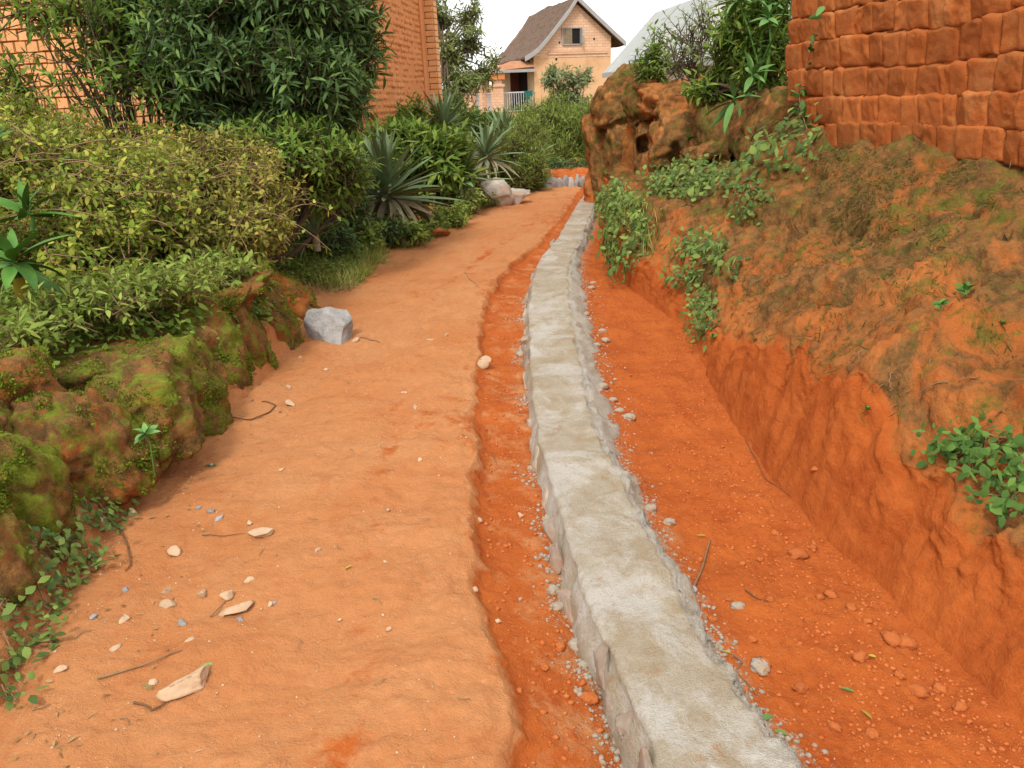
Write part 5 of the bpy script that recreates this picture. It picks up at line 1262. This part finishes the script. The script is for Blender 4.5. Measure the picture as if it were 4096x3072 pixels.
_du = np.gradient(TP, axis=1); _dv = np.gradient(TP, axis=0); TN = nrm(np.cross(_du, _dv)); TN[TN[..., 2] < -0.2] *= -1
_proj_cache = None
def terrain_in_pixels(ells, n, seed, c0=0, c1=None, dens=None):
    """points of the terrain that fall inside pixel ellipses (px, py, rx, ry)"""
    global _proj_cache
    c1 = c1 or ncol
    if _proj_cache is None:
        q = TP - np.array([0, 0, CAM_H]); zz = q @ np.array(_f); zz = np.where(zz < .1, np.nan, zz)
        _proj_cache = (512 + FPX * (q @ np.array(_r)) / zz, 384 - FPX * (q @ np.array(_u)) / zz)
    X, Y_ = _proj_cache
    ok = np.zeros(X.shape, bool)
    for (a, b_, rx, ry) in ells: ok |= (((X - a) / rx) ** 2 + ((Y_ - b_) / ry) ** 2) < 1
    ok[:, :c0] = False; ok[:, c1:] = False
    if dens is not None: ok &= perlin(TP * dens, 91) > -.12
    i, j = np.nonzero(ok); r = np.random.default_rng(seed)
    if len(i) == 0: return np.zeros((0, 3)), np.zeros((0, 3))
    # weight by ground area so that near and far get the same density
    ar = np.linalg.norm(_du[i, j], axis=1) * np.linalg.norm(_dv[i, j], axis=1); k = r.choice(len(i), size=n, p=ar / ar.sum())
    return TP[i[k], j[k]], TN[i[k], j[k]]
rb0, lb1 = starts[16], starts[5] + 6
def creep_px(name, ells, n, label, lm, L_, W_, seed, side='r', **kw):
    p, nn = terrain_in_pixels(ells, n, seed, rb0 if side == 'r' else 0, ncol if side == 'r' else lb1, kw.pop('dens', None))
    if side == 'r': nn = nrm(nn + np.array([-.5, -.4, .1]))
    return creeper(name, p, nn, label, lm, L_, W_, seed, **kw)
creep_px('creeper', [(634, 235, 22, 36), (622, 205, 16, 16)], 330, 'dense creeper clump hanging down the red cut beside the far kerb', LF_CREEP, .06, .035, 501, per=6, stick=.14)
creep_px('creeper', [(695, 185, 46, 13)], 260, 'creeper mat on the ledge under the ruined mud wall', LF_CREEP, .06, .038, 503, per=6, stick=.12)
creep_px('creeper', [(705, 252, 26, 12), (728, 262, 16, 14), (690, 280, 16, 10)], 150, 'green creeper patch below the weathered bank stones', LF_CREEP, .06, .036, 505, per=3, stick=.10)
creep_px('creeper', [(706, 312, 13, 26)], 120, 'trailing creeper hanging over the trench edge', LF_CREEP, .045, .026, 507, per=3, stick=.07)
creep_px('creeper', [(790, 150, 36, 26), (812, 120, 18, 28), (768, 165, 24, 14)], 520, 'climbing vine sprawling below the end of the adobe wall', LF_CREEP, .075, .05, 509, per=5, stick=.18)
creep_px('creeper', [(990, 455, 40, 24), (1005, 490, 24, 22), (955, 448, 22, 10)], 95, 'leafy clump hanging over the near trench cut', leaf_mat('fresh_round_leaf', [(0.06, 0.13, 0.03), (0.10, 0.20, 0.04), (0.17, 0.31, 0.06)], .35, .6, .1), .036, .024, 511, per=3, stick=.09, runners=60)
creep_px('creeper', [(755, 204, 14, 16)], 50, 'small vine on the upright tan bank stone', LF_CREEP, .05, .03, 513, per=4, stick=.12)
# creeping vine at the foot of the mossy blocks, near left
creep_px('creeper', [(60, 560, 46, 30), (96, 520, 24, 24), (25, 620, 34, 40), (10, 670, 14, 40)], 150, 'small leaved vine creeping along the foot of the mossy blocks', LF_CREEP, .034, .022, 515, side='l', per=4, stick=.035)
# ground cover over the left bank
creep_px('ground_cover', [(120, 300, 160, 50), (40, 340, 60, 30), (200, 300, 80, 26), (300, 262, 60, 26), (60, 270, 90, 50)], 3600, 'low leafy ground cover over the top of the left bank', LF_GREEN, .05, .024, 517, side='l', per=5, runners=80, stick=.13)
creep_px('ground_cover', [(60, 230, 120, 60), (200, 230, 120, 50), (330, 215, 60, 30), (380, 200, 60, 40), (440, 180, 50, 30), (500, 160, 40, 20)], 2400, 'leafy undergrowth beneath the brambles and agaves', LF_GREEN, .07, .03, 519, side='l', per=4, runners=60, stick=.22)

# --- grass
def grass(ells, n, h, label, lm, seed, side='l', w=.006, lean=.5):
    p, nn = terrain_in_pixels(ells, n, seed, rb0 if side == 'r' else 0, ncol if side == 'r' else lb1 + 8)
    r = np.random.default_rng(seed + 1)
    p = p + r.normal(size=p.shape) * np.array([.02, .02, 0])
    D = nrm(np.array([0, 0, 1.0]) + r.normal(size=p.shape) * lean); U = nrm(r.normal(size=p.shape))
    g = Geo(); v, f = leaves_arr(p, D, U, h * r.uniform(.5, 1.4, n), w * r.uniform(.7, 1.4, n), .5); g.add(v, f3=f)
    return tag(link('grass', g.mesh('grass'), None, lm), label, 'grass', None, 'stuff')
grass([(335, 270, 34, 20), (310, 255, 30, 16), (360, 258, 26, 10), (400, 240, 30, 8)], 9000, .11, 'short yellowish grass spilling onto the path edge', LF_GRASS, 601, lean=.7, w=.010)
grass([(300, 205, 40, 30), (285, 180, 34, 26)], 1100, .50, 'tall thin grass between the dry brambles and the big dark bush', LF_GRASS, 603, w=.010, lean=.45)
grass([(330, 278, 30, 16), (352, 268, 22, 12), (250, 285, 60, 10)], 4500, .07, 'dry straw coloured grass on the path edge', LF_DRYGRASS, 605, lean=.9, w=.009)
grass([(640, 222, 20, 14), (648, 250, 10, 14)], 160, .16, 'tuft of grass in the hanging creeper clump', LF_GRASS, 607, side='r', w=.009)
# moss tufts: fine cushions on the blocks' lit faces
# --- small sprouts on the right bank
for i, (px, py, L_, n, lab) in enumerate([(950, 312, .06, 6, 'small bright sprout on the bare right bank'), (972, 302, .065, 7, 'larger bright sprout beside another on the right bank'), (868, 412, .03, 7, 'tiny grassy sprout above the trench cut spike'), (712, 342, .05, 5, 'pale sprout at the tip of the trailing creeper'),
                                         (690, 140, .09, 5, 'pale leaf sprout on the face of the ruined mud wall'), (656, 112, .06, 3, 'single leaf sprout on the ruined mud wall'), (950, 452, .05, 6, 'sprout beside the clump over the near cut'), (1005, 330, .04, 4, 'tiny sprout by the adobe bank edge')]):
    Yg = None; p, nn = terrain_in_pixels([(px, py, 7, 7)], 1, 700 + i, rb0, ncol)
    if i in (4, 5): p = [at_y(px, py, 9.0 if i == 4 else 10.2)]
    rosette('seedling', p[0] + np.array([-.02, 0, 0.01]), n, L_, lab, BV_R, 710 + i, 10, 70, .01)
# vine strand climbing the adobe wall, leaf by leaf
vp = [(815, 170), (812, 130), (800, 100), (790, 85), (800, 60), (815, 30), (828, 10)]
def on_wall(px, py):
    d = ray(px, py); o0 = np.array([0, 0, CAM_H]); nn = w_nrm; t_ = ((W0 - o0) @ nn) / (d @ nn); return o0 + d * t_
vpt = [on_wall(a, b_) for a, b_ in [(822, 165), (818, 140), (808, 110), (806, 92), (812, 72), (820, 45), (828, 20), (832, 5)]]
sgn = 1.0 if w_nrm[0] < 0 else -1.0
vpt = [p + w_nrm * sgn * 0.06 for p in vpt]
vroot = empty('climbing_vine', tuple(vpt[0]), 0, 'thin vine strand climbing the left end of the adobe wall', 'vine')
v, f = tube_arr(np.array(vpt) - vpt[0], np.linspace(.006, .002, len(vpt)), 5); link('stem', Geo().add(v, f4=f).mesh('stem'), vroot, M_TWIG)
rv = np.random.default_rng(8)
for i in range(26):
    t_ = rv.random() * (len(vpt) - 1); k = int(t_); q = vpt[k] * (1 - t_ + k) + vpt[min(k + 1, len(vpt) - 1)] * (t_ - k)
    o = link('leaf', BV_RB[int(rv.integers(3))] if i % 3 else BV_R[0], vroot); s = rv.uniform(.06, .12); o.scale = (s, s, s); o.location = Vector(q - vpt[0]); o.rotation_euler = Euler((rv.normal() * .6, rv.normal() * .5, rv.uniform(0, 6.28)))
# long arching canes sticking out of the brambles, each with a few leaves
def canes(ells, n, seed, label, Y0, Y1, lm):
    r = np.random.default_rng(seed); root = None; g, lg = Geo(), Geo(); base = None
    for i in range(n):
        px, py, rx, ry = ells[int(r.integers(len(ells)))]
        p = at_y(px + r.normal() * rx * .5, py + r.normal() * ry * .5, r.uniform(Y0, Y1))
        if base is None: base = p.copy(); base[2] = ground_z(p[0], p[1])
        a = r.uniform(0, 6.28); L_ = r.uniform(.35, .95); d = np.array([cos(a), sin(a) * .6 - .3, 0]) * L_
        t_ = np.linspace(0, 1, 8)[:, None]; pts = p + d * t_ + np.array([0, 0, 1]) * (r.uniform(.15, .5) * L_ * t_ - r.uniform(.2, .55) * L_ * t_ ** 2)
        v, f = tube_arr(pts - base, np.linspace(.0045, .0018, 8), 4); g.add(v, f4=f)
        k = 9; q = pts[r.integers(1, 8, k)] + r.normal(size=(k, 3)) * .01 - base
        v, f = leaves_arr(q, nrm(r.normal(size=(k, 3)) + np.array([0, 0, .2])), nrm(r.normal(size=(k, 3)) * .4 + np.array([0, 0, 1])), r.uniform(.03, .06, k), r.uniform(.014, .026, k), .3); lg.add(v, f3=f)
    root = empty('cane_tangle', tuple(base), 0, label, 'brambles')
    o = link('canes', g.mesh('canes'), root, M_TWIG); o['kind'] = 'stuff'
    link('foliage', lg.mesh('foliage'), root, lm)
canes([(120, 190, 90, 50), (60, 150, 80, 30), (60, 260, 90, 40)], 46, 801, 'long arching canes sticking out of the wide bramble', 4.6, 6.0, LF_BRAMBLE)
canes([(215, 180, 60, 34), (230, 230, 50, 34)], 40, 803, 'dry arching canes over the rounded yellow brambles', 5.4, 6.3, LF_BRAMBLE)
# fine moss cushions on the mud blocks
def moss_on(parent, n, seed, minup):
    r = np.random.default_rng(seed); g = Geo(); base = np.array(parent.location)
    for o in [c for c in parent.children if c.name.startswith('mud_block')]:
        me = o.data; nv = len(me.vertices); co = np.empty(nv * 3, np.float32); no = np.empty(nv * 3, np.float32)
        me.vertices.foreach_get('co', co); me.vertices.foreach_get('normal', no)
        co = co.reshape(-1, 3) + np.array(o.location); no = no.reshape(-1, 3)
        w = np.clip(fbm(co, 5.0, 4, .6, 37) + 0.2 * no[:, 2] - 0.2, 0, 1) * (no[:, 0] > -.5) * (no[:, 2] > minup)
        if w.sum() < .01: continue
        k = r.choice(nv, size=n, p=w / w.sum()); p = co[k] + r.normal(size=(n, 3)) * .006 - base; N_ = no[k]
        D = nrm(N_ + r.normal(size=(n, 3)) * .6); s_ = r.uniform(.006, .016, n)
        v, f = leaves_arr(p, D, nrm(r.normal(size=(n, 3))), s_, s_ * .6, .4); g.add(v, f3=f)
    o = link('moss', g.mesh('moss'), parent, LF_MOSS); o['kind'] = 'stuff'
moss_on(mw, 2400, 5, -.35)
# dark wiry moss and dead grass hanging on the right bank, in patches
def bank_wisps(ells, n, h, label, lm, seed, w=.004):
    p, nn = terrain_in_pixels(ells, n * 2, seed, rb0 + 50, ncol); r = np.random.default_rng(seed + 1)
    k = fbm(p, 2.6, 4, .6, 61) + r.normal(size=len(p)) * .12 > .05; p, nn = p[k][:n], nn[k][:n]; m_ = len(p)
    D = nrm(nn * .55 + np.array([-.25, -.2, -.55]) + r.normal(size=p.shape) * .45)
    g = Geo(); v, f = leaves_arr(p + r.normal(size=p.shape) * .012, D, nrm(nn + r.normal(size=p.shape) * .4), h * r.uniform(.4, 1.5, m_), w * r.uniform(.7, 1.5, m_), .6); g.add(v, f3=f)
    return tag(link('moss_wisps', g.mesh('moss_wisps'), None, lm), label, 'moss', None, 'stuff')
LF_WISP = leaf_mat('dark_moss_wisp', [(0.055, 0.06, 0.016), (0.09, 0.085, 0.024), (0.15, 0.115, 0.035), (0.26, 0.13, 0.045)], .15, .8, .05)
bank_wisps([(930, 185, 110, 26), (900, 220, 70, 30), (850, 165, 40, 20)], 5500, .045, 'dark wiry moss hanging below the adobe wall', LF_WISP, 901)
bank_wisps([(800, 290, 70, 60), (900, 290, 90, 60), (960, 380, 70, 60), (860, 350, 60, 40)], 3200, .035, 'patchy dead moss over the middle of the right bank', LF_WISP, 903)
# dry roots poking out of the bank
for i in range(16):
    px, py = rng.uniform(740, 1010), rng.uniform(230, 420)
    p, nn = terrain_in_pixels([(px, py, 6, 6)], 1, 930 + i, rb0 + 50, ncol)
    if len(p) == 0: continue
    r = np.random.default_rng(940 + i); d = np.array([r.uniform(-.6, .1), r.uniform(-.6, .6), -.5]) * r.uniform(.06, .2)
    t_ = np.linspace(0, 1, 9)[:, None]; pts = d * t_ + nn[0] * .02 * np.sin(t_ * 3) + np.cumsum(r.normal(size=(9, 3)) * .006, 0)
    v, f = tube_arr(pts, np.linspace(.003, .001, 9), 4)
    o = link('root', Geo().add(v, f4=f).mesh('root'), None, M_TWIG); o.location = p[0] + nn[0] * .006
    tag(o, 'thin dry root trailing down the bare right bank', 'root', 'dry roots on the right bank')
# leaf litter along the left edge of the path
def litter(n, seed):
    r = np.random.default_rng(seed); P = []
    for i in range(n):
        y_ = 1.35 + 8 * r.random() ** 1.5; x = float(np.interp(y_, ys, le)) + abs(r.normal()) * .28 - .08; P.append((x, y_, ground_z(x, y_) + .006))
    P = np.array(P); D = nrm(np.stack([r.normal(size=n), r.normal(size=n), r.normal(size=n) * .12], 1)); U = nrm(np.stack([r.normal(size=n) * .3, r.normal(size=n) * .3, np.ones(n)], 1))
    g = Geo(); v, f = leaves_arr(P, D, U, r.uniform(.008, .032, n), r.uniform(.003, .011, n), .15); g.add(v, f3=f)
    lm = leaf_mat('dead_leaf', [(0.16, 0.085, 0.035), (0.25, 0.14, 0.06), (0.36, 0.25, 0.12), (0.16, 0.18, 0.05)], .1, .8, .1)
    tag(link('leaf_litter', g.mesh('leaf_litter'), None, lm), 'tiny dead leaves and bits strewn along the left path edge', 'leaf litter', None, 'stuff')
litter(520, 77)
# loose weeds and grass along the brow of the left bank
grass([(60, 330, 80, 22), (150, 305, 70, 22), (225, 280, 50, 16), (30, 300, 60, 30)], 2600, .15, 'loose grass trailing over the brow of the left bank', LF_GRASS, 611, w=.006, lean=.8)
plant('weeds', (-2.2, 4.3, G(-2.2, 4.3)), [lobe(70, 305, 3.9, 70, 16, .3), lobe(150, 285, 4.3, 60, 16, .3), lobe(215, 272, 4.9, 46, 12, .25), lobe(20, 335, 3.5, 40, 14, .2)],
      'straggly light green weeds on the brow of the left bank above the mossy blocks', 'weeds', LF_FEATHER, 520, 8, .16, .05, .018, 613, nlimb=20, stem_r=.005, gap=-.1, gap_f=3.0, up=.6, bark=M_TWIG, rag=.6)
